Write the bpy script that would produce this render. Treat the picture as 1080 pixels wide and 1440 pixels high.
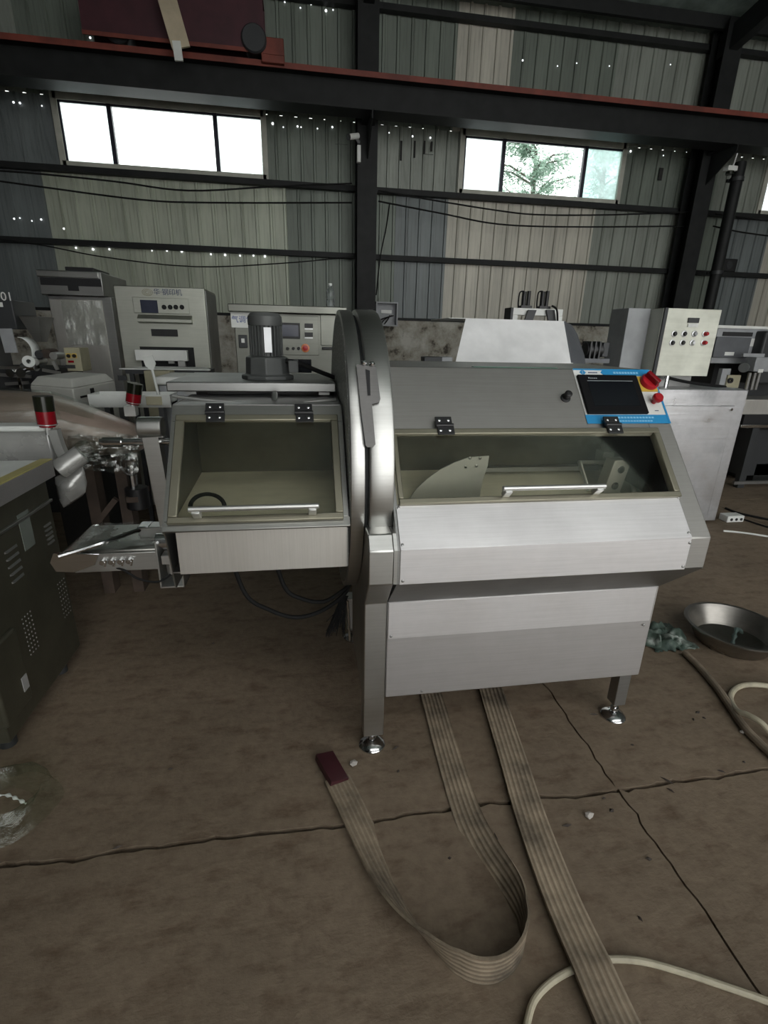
import bpy, bmesh, math, random
from mathutils import Vector, Matrix, noise
random.seed(7)
sc = bpy.context.scene
for o in list(bpy.data.objects): bpy.data.objects.remove(o)
COL = sc.collection
rad = math.radians

# ------------------------------------------------------------------ camera
F_PX, PITCH, ROLL, YAW, EYE = 696.0, rad(19.33), rad(1.317), rad(9.35), Vector((0, 0, 1.5))
_fw = Vector((math.sin(YAW)*math.cos(PITCH), math.cos(YAW)*math.cos(PITCH), -math.sin(PITCH)))
_r0 = Vector((math.cos(YAW), -math.sin(YAW), 0)); _u0 = _r0.cross(_fw)
_rt = _r0*math.cos(ROLL) + _u0*math.sin(ROLL); _up = -_r0*math.sin(ROLL) + _u0*math.cos(ROLL)
cam = bpy.data.objects.new('camera', bpy.data.cameras.new('camera')); COL.objects.link(cam)
cam.data.sensor_fit = 'HORIZONTAL'; cam.data.sensor_width = 36.0; cam.data.lens = 36.0*F_PX/1080.0
cam.data.clip_start = 0.02; cam.data.clip_end = 200
m = Matrix((_rt, _up, -_fw)).transposed().to_4x4(); m.translation = EYE; cam.matrix_world = m
sc.camera = cam
sc.view_settings.view_transform = 'Standard'; sc.view_settings.look = 'None'
sc.view_settings.gamma = 1.0; sc.view_settings.use_curve_mapping = False
sc.view_settings.exposure = 0.03

# ------------------------------------------------------------------ overcast sky
wd = bpy.data.worlds.new('world'); sc.world = wd; wd.use_nodes = True
bg = wd.node_tree.nodes['Background']; bg.inputs[0].default_value = (0.97, 0.98, 0.965, 1); bg.inputs[1].default_value = 3.1

# a photo pixel is a direction; its distance is given by the plane it lies on
def ray(x, y): return _fw*F_PX + _rt*(x-540) - _up*(y-720)
def PY(x, y, Y): d = ray(x, y); return EYE + d*(Y/d.y)
def PZ(x, y, Z=0.0): d = ray(x, y); return EYE + d*((Z-EYE.z)/d.z)
def PX(x, y, X): d = ray(x, y); return EYE + d*(X/d.x)

# ------------------------------------------------------------------ mesh helper
class MB:
    def __init__(s): s.v = []; s.f = []
    def add(s, vs, fs):
        b = len(s.v); s.v += [Vector(p) for p in vs]; s.f += [tuple(b+i for i in q) for q in fs]; return s
    def box(s, x0, x1, y0, y1, z0, z1):
        return s.add([(x, y, z) for z in (z0, z1) for y in (y0, y1) for x in (x0, x1)],
                     [(0,2,3,1),(4,5,7,6),(0,1,5,4),(2,6,7,3),(0,4,6,2),(1,3,7,5)])
    def obox(s, c, a, b, d):
        c, a, b, d = Vector(c), Vector(a), Vector(b), Vector(d)
        return s.add([c+a*i+b*j+d*k for k in (-1,1) for j in (-1,1) for i in (-1,1)],
                     [(0,2,3,1),(4,5,7,6),(0,1,5,4),(2,6,7,3),(0,4,6,2),(1,3,7,5)])
    def bar(s, p0, p1, w, h, up=(0,0,1)):
        p0, p1 = Vector(p0), Vector(p1); d = (p1-p0).normalized(); a = d.cross(Vector(up))
        if a.length < 1e-4: a = d.cross(Vector((0,1,0)))
        a.normalize(); b = a.cross(d)
        return s.obox((p0+p1)/2, (p1-p0)/2, a*w/2, b*h/2)
    def cyl(s, p0, p1, r0, r1=None, n=16, cap=True):
        p0, p1 = Vector(p0), Vector(p1); r1 = r0 if r1 is None else r1
        d = (p1-p0).normalized(); a = d.orthogonal().normalized(); b = d.cross(a)
        vs = []
        for p, r in ((p0, r0), (p1, r1)):
            vs += [p + (a*math.cos(2*math.pi*i/n) + b*math.sin(2*math.pi*i/n))*r for i in range(n)]
        fs = [(i, (i+1) % n, n+(i+1) % n, n+i) for i in range(n)]
        if cap: fs += [tuple(range(n))[::-1], tuple(range(n, 2*n))]
        return s.add(vs, fs)
    def lathe(s, prof, c, axis=(0,0,1), n=24, closed=False):
        c = Vector(c); d = Vector(axis).normalized(); a = d.orthogonal().normalized(); b = d.cross(a)
        vs = []; k = len(prof)
        for i in range(n):
            t = 2*math.pi*i/n; e = a*math.cos(t)+b*math.sin(t)
            vs += [c + e*r + d*h for r, h in prof]
        fs = []
        for i in range(n):
            j = (i+1) % n
            for q in range(k-1): fs.append((i*k+q, j*k+q, j*k+q+1, i*k+q+1))
            if closed: fs.append((i*k+k-1, j*k+k-1, j*k, i*k))
        if not closed:
            if prof[0][0] > 1e-5: fs.append(tuple(i*k for i in range(n))[::-1])
            if prof[-1][0] > 1e-5: fs.append(tuple(i*k+k-1 for i in range(n)))
        return s.add(vs, fs)
    def ext(s, poly, vec):
        vec = Vector(vec); n = len(poly); vs = [Vector(p) for p in poly]; vs = vs + [p+vec for p in vs]
        return s.add(vs, [tuple(range(n)), tuple(range(n, 2*n))[::-1]] + [(i, (i+1) % n, n+(i+1) % n, n+i) for i in range(n)])
    def yz(s, poly, x0, x1): return s.ext([(x0, y, z) for y, z in poly], (x1-x0, 0, 0))
    def tube(s, pts, r, n=8, closed=False):
        pts = [Vector(p) for p in pts]; k = len(pts); vs = []
        nrm = None
        for i, p in enumerate(pts):
            if closed: t = pts[(i+1) % k]-pts[i-1]
            else: t = pts[min(i+1, k-1)]-pts[max(i-1, 0)]
            t.normalize()
            if nrm is None: nrm = t.orthogonal().normalized()
            else:
                nrm = nrm - t*nrm.dot(t)
                nrm = nrm.normalized() if nrm.length > 1e-5 else t.orthogonal().normalized()
            b = t.cross(nrm); rr = r[i] if isinstance(r, (list, tuple)) else r
            vs += [p + (nrm*math.cos(2*math.pi*j/n)+b*math.sin(2*math.pi*j/n))*rr for j in range(n)]
        fs = []
        for i in range(k if closed else k-1):
            a0, a1 = i*n, ((i+1) % k)*n
            fs += [(a0+j, a0+(j+1) % n, a1+(j+1) % n, a1+j) for j in range(n)]
        if not closed: fs += [tuple(range(n))[::-1], tuple(range((k-1)*n, k*n))]
        return s.add(vs, fs)
    def grid(s, fn, nu, nv):
        vs = [fn(i/nu, j/nv) for j in range(nv+1) for i in range(nu+1)]; w = nu+1
        return s.add(vs, [(j*w+i, j*w+i+1, (j+1)*w+i+1, (j+1)*w+i) for j in range(nv) for i in range(nu)])
    def mesh(s, name, mat, smooth=35, normals=True):
        me = bpy.data.meshes.new(name); me.from_pydata([tuple(p) for p in s.v], [], s.f); me.update()
        if normals:
            bm = bmesh.new(); bm.from_mesh(me); bmesh.ops.recalc_face_normals(bm, faces=bm.faces); bm.to_mesh(me); bm.free()
        me.materials.append(mat)
        if smooth:
            me.polygons.foreach_set('use_smooth', [True]*len(me.polygons)); me.set_sharp_from_angle(angle=rad(smooth))
        return me
    def build(s, name, mat, parent=None, bevel=0, smooth=35, normals=True):
        o = bpy.data.objects.new(name, s.mesh(name, mat, smooth, normals)); COL.objects.link(o)
        if bevel:
            b = o.modifiers.new('bevel', 'BEVEL'); b.width = bevel; b.segments = 2; b.limit_method = 'ANGLE'; b.angle_limit = rad(35)
        if parent: attach(o, parent)
        return o
ORIG = {}
def attach(o, parent):
    o.parent = parent
    loc = Vector((0,0,0)); p = parent
    while p is not None: loc = loc + Vector(p.location); p = p.parent
    if not parent.get('_local'): o.matrix_parent_inverse = Matrix.Translation(-ORIG.get(parent.name, Vector((0,0,0))))
def thing(name, label, cat, loc=(0,0,0), group=None):
    o = bpy.data.objects.new(name, None); COL.objects.link(o); o.empty_display_size = 0.1
    o.location = loc; ORIG[o.name] = Vector(loc); o['label'] = label; o['category'] = cat
    if group: o['group'] = group
    return o
def tag(o, label, cat, group=None):
    o['label'] = label; o['category'] = cat
    if group: o['group'] = group
    return o
def structure(o, label=None):
    o['kind'] = 'structure'
    if label: o['label'] = label
    return o
def copy_thing(src, off, label=None):
    r = src.copy(); COL.objects.link(r); r.location = Vector(src.location)+Vector(off)
    if label: r['label'] = label
    def rec(a, b):
        for ch in a.children:
            c = ch.copy(); COL.objects.link(c); c.parent = b; c.matrix_parent_inverse = ch.matrix_parent_inverse.copy(); rec(ch, c)
    rec(src, r); return r
def spline(pts, n=8):
    pts = [Vector(p) for p in pts]; out = []
    for i in range(len(pts)-1):
        p0, p1, p2, p3 = pts[max(i-1,0)], pts[i], pts[i+1], pts[min(i+2, len(pts)-1)]
        for k in range(n):
            t = k/n
            out.append(0.5*((2*p1)+(p2-p0)*t+(2*p0-5*p1+4*p2-p3)*t*t+(3*p1-p0-3*p2+p3)*t*t*t))
    out.append(pts[-1]); return out
def writing(name, text, mat, origin, right, up, height, parent, depth=0.0008):
    cu = bpy.data.curves.new(name, 'FONT'); cu.body = text; cu.size = 1.0; cu.extrude = 0.0; cu.align_x = 'CENTER'; cu.align_y = 'CENTER'
    t = bpy.data.objects.new(name, cu); COL.objects.link(t)
    dg = bpy.context.evaluated_depsgraph_get(); me = bpy.data.meshes.new_from_object(t.evaluated_get(dg))
    bpy.data.objects.remove(t)
    r, u = Vector(right).normalized(), Vector(up).normalized(); n = r.cross(u)
    M4 = Matrix((r, u, n)).transposed().to_4x4(); M4.translation = Vector(origin)+n*depth
    me.transform(M4 @ Matrix.Scale(height, 4)); me.materials.clear(); me.materials.append(mat)
    o = bpy.data.objects.new(name, me); COL.objects.link(o); attach(o, parent); return o

# ------------------------------------------------------------------ materials
def nodes_of(name):
    mt = bpy.data.materials.new(name); mt.use_nodes = True
    nt = mt.node_tree; return mt, nt, nt.nodes['Principled BSDF']
def _noise(nt, scale, detail=4, rough=0.55, mapping=None):
    tc = nt.nodes.new('ShaderNodeTexCoord'); n = nt.nodes.new('ShaderNodeTexNoise')
    n.inputs['Scale'].default_value = scale; n.inputs['Detail'].default_value = detail; n.inputs['Roughness'].default_value = rough
    if mapping:
        mp = nt.nodes.new('ShaderNodeMapping'); mp.inputs['Scale'].default_value = mapping
        nt.links.new(tc.outputs['Object'], mp.inputs[0]); nt.links.new(mp.outputs[0], n.inputs['Vector'])
    else: nt.links.new(tc.outputs['Object'], n.inputs['Vector'])
    return n
def _ramp(nt, src, stops):
    r = nt.nodes.new('ShaderNodeValToRGB'); el = r.color_ramp.elements
    while len(el) < len(stops): el.new(0.5)
    for e, (p, c) in zip(el, stops): e.position = p; e.color = (*c, 1) if len(c) == 3 else c
    nt.links.new(src, r.inputs[0]); return r
def _bump(nt, src, strength, dist, bsdf, prev=None):
    b = nt.nodes.new('ShaderNodeBump'); b.inputs['Strength'].default_value = strength; b.inputs['Distance'].default_value = dist
    nt.links.new(src, b.inputs['Height'])
    if prev: nt.links.new(prev.outputs[0], b.inputs['Normal'])
    nt.links.new(b.outputs[0], bsdf.inputs['Normal']); return b
def paint(name, c, rough=0.5, metal=0.0, var=0.15, scale=6, bump=0.0, bscale=60, spec=0.5):
    mt, nt, b = nodes_of(name); n = _noise(nt, scale)
    lo = tuple(max(0, x*(1-var)) for x in c); hi = tuple(min(1, x*(1+var)) for x in c)
    r = _ramp(nt, n.outputs[0], [(0.3, lo), (0.7, hi)]); nt.links.new(r.outputs[0], b.inputs['Base Color'])
    b.inputs['Roughness'].default_value = rough; b.inputs['Metallic'].default_value = metal
    b.inputs['Specular IOR Level'].default_value = spec
    if bump: n2 = _noise(nt, bscale); _bump(nt, n2.outputs[0], bump, 0.01, b)
    return mt
def steel(name, c=(0.55,0.55,0.53), rough=0.34, brush=(4,180,180), smear=0.14, bump=0.06, metal=1.0, dirt=0.12):
    mt, nt, b = nodes_of(name)
    n = _noise(nt, 3.5, 5); nb = _noise(nt, 1.0, 3, 0.6, brush)
    lo = tuple(x*(1-dirt) for x in c); r = _ramp(nt, n.outputs[0], [(0.3, lo), (0.65, c)])
    rb = _ramp(nt, nb.outputs[0], [(0.32, (0.93,0.93,0.925)), (0.62, (1,1,1))]); mx = nt.nodes.new('ShaderNodeMixRGB'); mx.blend_type = 'MULTIPLY'; mx.inputs[0].default_value = 1
    nt.links.new(r.outputs[0], mx.inputs[1]); nt.links.new(rb.outputs[0], mx.inputs[2]); nt.links.new(mx.outputs[0], b.inputs['Base Color'])
    rr = _ramp(nt, n.outputs[0], [(0.25, (rough+smear,)*3), (0.75, (rough-smear*0.5,)*3)]); nt.links.new(rr.outputs[0], b.inputs['Roughness'])
    b.inputs['Metallic'].default_value = metal
    _bump(nt, nb.outputs[0], bump, 0.004, b); return mt
def film(name, tint=(0.9,0.92,0.9), amount=0.30, rough=0.14, scale=9, strength=0.9, mapping=(1,1,1)):
    mt, nt, b = nodes_of(name); nt.nodes.remove(b); out = nt.nodes['Material Output']
    tr = nt.nodes.new('ShaderNodeBsdfTransparent'); tr.inputs[0].default_value = (*tint, 1)
    gl = nt.nodes.new('ShaderNodeBsdfGlossy'); gl.inputs['Color'].default_value = (*tint, 1); gl.inputs['Roughness'].default_value = rough
    mx = nt.nodes.new('ShaderNodeMixShader'); n = _noise(nt, scale, 6, 0.6, mapping)
    r = _ramp(nt, n.outputs[0], [(0.38, (amount*0.3,)*3), (0.66, (min(1, amount*1.9),)*3)])
    nt.links.new(r.outputs[0], mx.inputs[0]); nt.links.new(tr.outputs[0], mx.inputs[1]); nt.links.new(gl.outputs[0], mx.inputs[2]); nt.links.new(mx.outputs[0], out.inputs[0])
    _bump(nt, n.outputs[0], strength, 0.03, gl); return mt
def clear(name, tint, refl=0.10, rough=0.03, dust=0.0):
    mt, nt, b = nodes_of(name); nt.nodes.remove(b); out = nt.nodes['Material Output']
    tr = nt.nodes.new('ShaderNodeBsdfTransparent'); tr.inputs[0].default_value = (*tint, 1)
    gl = nt.nodes.new('ShaderNodeBsdfGlossy'); gl.inputs['Roughness'].default_value = rough; gl.inputs[0].default_value = (1,1,1,1)
    fr = nt.nodes.new('ShaderNodeFresnel'); fr.inputs[0].default_value = 1.45
    mx = nt.nodes.new('ShaderNodeMixShader')
    nt.links.new(fr.outputs[0], mx.inputs[0]); nt.links.new(tr.outputs[0], mx.inputs[1]); nt.links.new(gl.outputs[0], mx.inputs[2])
    if dust:
        df = nt.nodes.new('ShaderNodeBsdfTranslucent'); df.inputs[0].default_value = (0.85,0.9,0.9,1); m2 = nt.nodes.new('ShaderNodeMixShader')
        n = _noise(nt, 2.5, 5); r = _ramp(nt, n.outputs[0], [(0.3, (dust*0.6,)*3), (0.7, (min(1,dust*1.3),)*3)])
        nt.links.new(r.outputs[0], m2.inputs[0]); nt.links.new(mx.outputs[0], m2.inputs[1]); nt.links.new(df.outputs[0], m2.inputs[2]); nt.links.new(m2.outputs[0], out.inputs[0])
    else: nt.links.new(mx.outputs[0], out.inputs[0])
    return mt
def emit(name, c, s):
    mt, nt, b = nodes_of(name); b.inputs['Base Color'].default_value = (0,0,0,1)
    b.inputs['Emission Color'].default_value = (*c, 1); b.inputs['Emission Strength'].default_value = s; return mt

M = {}
M['steel'] = steel('brushed stainless steel')
M['steel_bright'] = steel('bright brushed stainless steel', (0.79,0.775,0.78), 0.44, bump=0.06, metal=0.8, dirt=0.16)
M['steel_v'] = steel('vertically brushed stainless steel', (0.64,0.62,0.58), 0.42, (180,180,4), metal=0.85)
M['steel_dark'] = steel('dull grey stainless steel', (0.36,0.36,0.35), 0.42)
M['steel_sat'] = steel('satin grey stainless sheet', (0.40,0.39,0.37), 0.5, smear=0.06, bump=0.03)
M['steel_in_lit'] = steel('stained inner stainless steel painted as lit', (0.80,0.76,0.63), 0.55, dirt=0.3, metal=0.25)  # stained steel; brightness of the upward-facing inner plates is put into the colour
M['steel_in_shade'] = steel('inner stainless sheet painted as shaded', (0.10,0.095,0.075), 0.5, dirt=0.3)  # shade on the inner back walls is put into this dark colour
M['chrome'] = steel('polished chrome', (0.75,0.75,0.76), 0.14, smear=0.08, bump=0.02)
M['alu'] = paint('satin aluminium', (0.62,0.62,0.60), 0.4, 0.9, 0.08)
M['frame'] = paint('cream anodised cover frame', (0.27,0.255,0.195), 0.4, 0.8, 0.1)
M['black'] = paint('black plastic', (0.012,0.012,0.013), 0.45)
M['black_metal'] = paint('black painted steel', (0.012,0.013,0.013), 0.6, 0, 0.3, spec=0.3)
M['rubber'] = paint('black rubber cable', (0.010,0.010,0.010), 0.75, spec=0.2)
M['screen'] = paint('dark glass screen', (0.006,0.007,0.010), 0.12)
M['screen_blue'] = paint('slate screen', (0.045,0.05,0.075), 0.2)
M['blue'] = paint('blue printed foil', (0.02,0.25,0.52), 0.4, 0, 0.05)
M['white'] = paint('white enamel', (0.70,0.71,0.68), 0.4, 0, 0.06)
M['white_p'] = paint('white plastic', (0.66,0.68,0.65), 0.45, 0, 0.08)
M['beige'] = paint('beige painted metal', (0.34,0.32,0.22), 0.5)
M['red'] = paint('red plastic', (0.42,0.012,0.02), 0.35)
M['red_lens'] = paint('deep red lens', (0.22,0.006,0.012), 0.2)
M['dark_lens'] = paint('smoked black lens', (0.012,0.014,0.008), 0.2)
M['yellow'] = paint('yellow enamel', (0.60,0.40,0.06), 0.4)
M['orange'] = paint('orange ring', (0.75,0.25,0.10), 0.4)
M['green'] = paint('green tape', (0.0,0.10,0.05), 0.4)
M['motor'] = paint('grey motor enamel', (0.085,0.09,0.088), 0.5, 0.1)
M['silver'] = paint('silver name plate', (0.62,0.63,0.64), 0.35, 0.6)
M['grey_m'] = paint('slate grey machine paint', (0.10,0.105,0.115), 0.5)
M['grey_l'] = paint('light grey machine paint', (0.30,0.31,0.32), 0.5)
M['dark_m'] = paint('dark machine paint', (0.03,0.032,0.034), 0.5)
M['brown_m'] = paint('brown rusty iron', (0.07,0.05,0.038), 0.7, 0.1, 0.4)
M['film'] = film('crinkled clear film')
M['film_c'] = film('thin clear film', amount=0.22, rough=0.10, scale=7, strength=0.5, mapping=(1,2.5,1))
M['film_d'] = film('cling film on steel', amount=0.14, rough=0.12, scale=7, strength=0.7, mapping=(2,1,1))
M['film_t'] = film('tight clear film', amount=0.13, scale=5, mapping=(1,1,5))
M['acrylic'] = clear('clear acrylic', (0.96,0.96,0.91))
M['glass'] = clear('window glass', (0.93,0.96,0.95))
M['frost'] = clear('dusty window glass', (0.9,0.96,0.95), dust=0.55)
M['frost_t'] = clear('grimy window glass', (0.55,0.70,0.68), dust=0.30)
M['bottle'] = clear('clear bottle plastic', (0.93,0.95,0.96), rough=0.05, dust=0.12)

# ================================================================== THE HALL
WY = 8.5                      # inner face of the far wall
EAVE = 5.80; SLOPE = 0.16     # roof rises towards the camera
YB = -5.5                     # rear end of the hall behind the camera
XL, XR = -10.0, 14.0
# ---- floor: cast concrete slabs with ragged joints on a dark bed
def concrete(name, c):
    mt, nt, b = nodes_of(name)
    n1 = _noise(nt, 1.3, 8, 0.62); n2 = _noise(nt, 28, 6, 0.7); n3 = _noise(nt, 7, 6, 0.65, (1, 2.2, 1))
    r = _ramp(nt, n1.outputs[0], [(0.30, tuple(x*0.80 for x in c)), (0.5, c), (0.72, tuple(x*1.16 for x in c))])
    r3 = _ramp(nt, n3.outputs[0], [(0.28, (0.62,0.56,0.52)), (0.50, (1,1,1))])
    r2 = _ramp(nt, n2.outputs[0], [(0.30, (0.72,0.70,0.68)), (0.60, (1,1,1))])
    m1 = nt.nodes.new('ShaderNodeMixRGB'); m1.blend_type = 'MULTIPLY'; m1.inputs[0].default_value = 1
    m2 = nt.nodes.new('ShaderNodeMixRGB'); m2.blend_type = 'MULTIPLY'; m2.inputs[0].default_value = 0.8
    nt.links.new(r.outputs[0], m1.inputs[1]); nt.links.new(r3.outputs[0], m1.inputs[2]); nt.links.new(m1.outputs[0], m2.inputs[1]); nt.links.new(r2.outputs[0], m2.inputs[2])
    nt.links.new(m2.outputs[0], b.inputs['Base Color']); b.inputs['Roughness'].default_value = 0.72; b.inputs['Specular IOR Level'].default_value = 0.3
    bb = _bump(nt, n2.outputs[0], 0.35, 0.006, b); _bump(nt, n3.outputs[0], 0.4, 0.012, b, bb); return mt
M['concrete'] = concrete('dusty brown concrete', (0.205, 0.158, 0.112))
M['bed'] = paint('packed dark dirt', (0.02,0.016,0.012), 0.9)
fl = structure(MB().box(XL, XR, YB, WY+0.3, -0.10, -0.028).build('floor', M['bed'], smooth=0), 'dirty brown concrete floor of large slabs with ragged joints')
XJ = [XL, -7.9, -4.95, -1.97, 1.06, 4.05, 7.0, 10.0, XR]; YJ = [YB, -4.9, -1.85, 1.19, 4.25, 7.3, WY+0.3]
def joint(fixed, t, seed):
    return 0.014*noise.noise((t*1.7, seed, 0)) + 0.013*noise.noise((t*7, seed, 3)) + 0.009*noise.noise((t*23, seed, 5))
for i in range(len(XJ)-1):
    for j in range(len(YJ)-1):
        x0, x1, y0, y1 = XJ[i], XJ[i+1], YJ[j], YJ[j+1]; N = 90; pts = []
        gx = 0.0035; gy = 0.008
        for k in range(N): t = x0+(x1-x0)*k/N; pts.append((t, y0+gy+joint(0, t, y0*3.1)+0.008*noise.noise((t*19, j, 1))))
        for k in range(N): t = y0+(y1-y0)*k/N; pts.append((x1-gx+joint(0, t, x1*2.3), t))
        for k in range(N): t = x1-(x1-x0)*k/N; pts.append((t, y1-gy+joint(0, t, y1*3.1)+0.008*noise.noise((t*19, j, 9))))
        for k in range(N): t = y1-(y1-y0)*k/N; pts.append((x0+gx+joint(0, t, x0*2.3), t))
        MB().ext([(a, b, 0.0) for a, b in pts], (0, 0, -0.03)).build('slab', M['concrete'], fl, smooth=0)

# ---- far wall: plastered base, then profiled steel sheets
def plaster(name):
    mt, nt, b = nodes_of(name); n = _noise(nt, 2.6, 8, 0.68); n2 = _noise(nt, 9, 6, 0.7)
    r = _ramp(nt, n.outputs[0], [(0.36, (0.06,0.05,0.04)), (0.43, (0.30,0.28,0.23)), (0.60, (0.50,0.49,0.44))])
    r2 = _ramp(nt, n2.outputs[0], [(0.28, (0.3,0.28,0.26)), (0.42, (1,1,1))]); mx = nt.nodes.new('ShaderNodeMixRGB'); mx.blend_type = 'MULTIPLY'; mx.inputs[0].default_value = 0.7
    nt.links.new(r.outputs[0], mx.inputs[1]); nt.links.new(r2.outputs[0], mx.inputs[2]); nt.links.new(mx.outputs[0], b.inputs['Base Color'])
    b.inputs['Roughness'].default_value = 0.85; _bump(nt, n.outputs[0], 0.5, 0.02, b); return mt
M['plaster'] = plaster('peeling white plaster')
SILL, HEAD, BASE = PY(700, 275, WY).z, PY(700, 189, WY).z, 1.78
wall = structure(MB().box(XL, XR, WY, WY+0.25, 0.0, BASE).build('wall_back', M['plaster'], smooth=0), 'far hall wall, profiled metal sheets above peeling white plaster')
MB().box(XL, XR, WY-0.03, WY+0.2, BASE, BASE+0.04).build('ledge', M['black_metal'], wall)
def sheetmat(name, c):
    mt, nt, b = nodes_of(name); n = _noise(nt, 1.2, 6, 0.65, (3, 3, 0.5)); n2 = _noise(nt, 5, 5, 0.7, (6, 6, 0.35))
    r = _ramp(nt, n.outputs[0], [(0.3, tuple(x*0.72 for x in c)), (0.65, tuple(x*1.12 for x in c))])
    r2 = _ramp(nt, n2.outputs[0], [(0.3, (0.62,0.62,0.6)), (0.5, (1,1,1))]); mx = nt.nodes.new('ShaderNodeMixRGB'); mx.blend_type = 'MULTIPLY'; mx.inputs[0].default_value = 1
    nt.links.new(r.outputs[0], mx.inputs[1]); nt.links.new(r2.outputs[0], mx.inputs[2]); nt.links.new(mx.outputs[0], b.inputs['Base Color'])
    b.inputs['Roughness'].default_value = 0.5; b.inputs['Metallic'].default_value = 0.15; return mt
SH = {'light': sheetmat('pale grey-green sheet', (0.44,0.47,0.38)), 'beige': sheetmat('pale beige sheet', (0.50,0.48,0.41)),
      'mid': sheetmat('mid grey sheet', (0.26,0.28,0.245)), 'dark': sheetmat('dark green-grey sheet', (0.165,0.19,0.16)), 'blue': sheetmat('blue-grey sheet', (0.165,0.185,0.185))}
def sheet_mesh(name, mt):
    W, prof = 0.82, []
    for k in range(4):
        b = k*0.205; prof += [(b, 0), (b+0.150, 0), (b+0.160, -0.022), (b+0.192, -0.022), (b+0.202, 0)]
    prof.append((W, 0)); mb = MB(); n = len(prof)
    vs = [(x, y, z) for z in (0, 1) for x, y in prof] + [(x, y+0.012, z) for z in (0, 1) for x, y in prof]
    fs = [(i, i+1, n+i+1, n+i) for i in range(n-1)] + [(2*n+i, 3*n+i, 3*n+i+1, 2*n+i+1) for i in range(n-1)]
    fs += [(0, n, 3*n, 2*n), (n-1, 3*n-1, 4*n-1, 2*n-1)]
    return mb.add(vs, fs).mesh(name, mt, smooth=0)
SHM = {k: sheet_mesh('wall_sheet', v) for k, v in SH.items()}
def sheet(x0, x1, z0, z1, kind):
    o = bpy.data.objects.new('wall_sheet', SHM[kind]); COL.objects.link(o); o.parent = wall
    o.location = (x0, WY+0.03+random.uniform(0, .006), z0); o.scale = ((x1-x0)/0.82, 1, z1-z0)
def pxx(X, Z):
    d = Vector((X, WY, Z))-EYE; return 540+F_PX*d.dot(_rt)/d.dot(_fw)
def kind_B(x): return ('blue' if x < 60 else 'light' if x < 385 else 'dark' if x < 520 else 'blue' if x < 632 else 'beige' if x < 840 else 'mid' if x < 930 else 'dark' if x < 1010 else 'blue' if x < 1055 else 'beige')
def kind_C(x): return ('blue' if x < 30 else 'light' if x < 80 else 'dark' if x < 530 else 'mid' if x < 660 else 'dark' if x < 990 else 'mid')
def kind_D(x): return ('mid' if x < 45 else 'dark' if x < 650 else 'beige' if x < 730 else 'dark' if x < 840 else 'mid')
WIN = [(PY(81, 180, WY).x, PY(372.5, 200, WY).x), (PY(648, 226, WY).x, PY(874, 246, WY).x)]
ww = WIN[0][1]-WIN[0][0]; x3 = PY(1074, 260, WY).x; WIN.append((x3, x3+ww))
x = XL
while x < XR-0.01:
    x1 = min(x+0.82, XR); xm = (x+x1)/2
    sheet(x, x1, BASE+0.04, SILL, kind_B(pxx(xm, 2.7)))
    sheet(x, x1, HEAD, EAVE+0.15, kind_D(pxx(xm, 5.2)))
    x = x1
edges = [XL] + [e for w in WIN for e in w] + [XR]
for k in range(0, len(edges), 2):
    a, b = edges[k], edges[k+1]; n = max(1, round((b-a)/0.82))
    for q in range(n):
        xa, xb = a+(b-a)*q/n, a+(b-a)*(q+1)/n; sheet(xa, xb, SILL, HEAD, kind_C(pxx((xa+xb)/2, 4.2)))
# small glowing discs stand in for daylight through old screw holes
hb = MB()
def hole(x, y, r=0.012):
    p = PY(x, y, WY); hb.lathe([(0.0005, 0), (r, 0.004), (r, 0.006)], (p.x, WY+0.004, p.z), (0, 1, 0), 6)
for q in ((18,143),(27,144),(58,148),(383,173),(398,178),(418,177),(423,178),(446,180),(467,178),(501,184),(527,185),(547,186),(580,191),(605,193),(19,307),(27,306),(44,310),(57,308),
          (106,348),(130,350),(153,350),(213,352),(234,352),(255,353),(296,357),(316,358),(337,359),(356,359),(372,360),(735,84),(784,92),(811,88),(857,92),(943,90),(400,2),(437,5),(458,14),(468,13),(422,10),(126,52),(887,212),(933,218),(89,321)):
    hole(q[0]+0.4, q[1]+0.4, random.choice((0.010, 0.014, 0.018)))
h = hb.build('hole_glow', emit('glow standing for daylight in screw holes', (0.95,0.98,1.0), 1.6), wall); h['kind'] = 'stuff'

M['tear'] = paint('dark torn sheet edge', (0.02,0.02,0.018), 0.8)
for x, y, w_, h_ in ((564,212,2,28),(583,210,1.6,24),(597,207,1.6,18),(607,206,1.6,14),(602,217,14,1.5),(929,245,2,18),(965,222,14,1.5),(480,203,18,1.5)):
    a, b = PY(x-w_/2, y-h_/2, WY), PY(x+w_/2, y+h_/2, WY); MB().box(a.x, b.x, WY-0.006, WY+0.004, b.z, a.z).build('torn_slit', M['tear'], wall)

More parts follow.
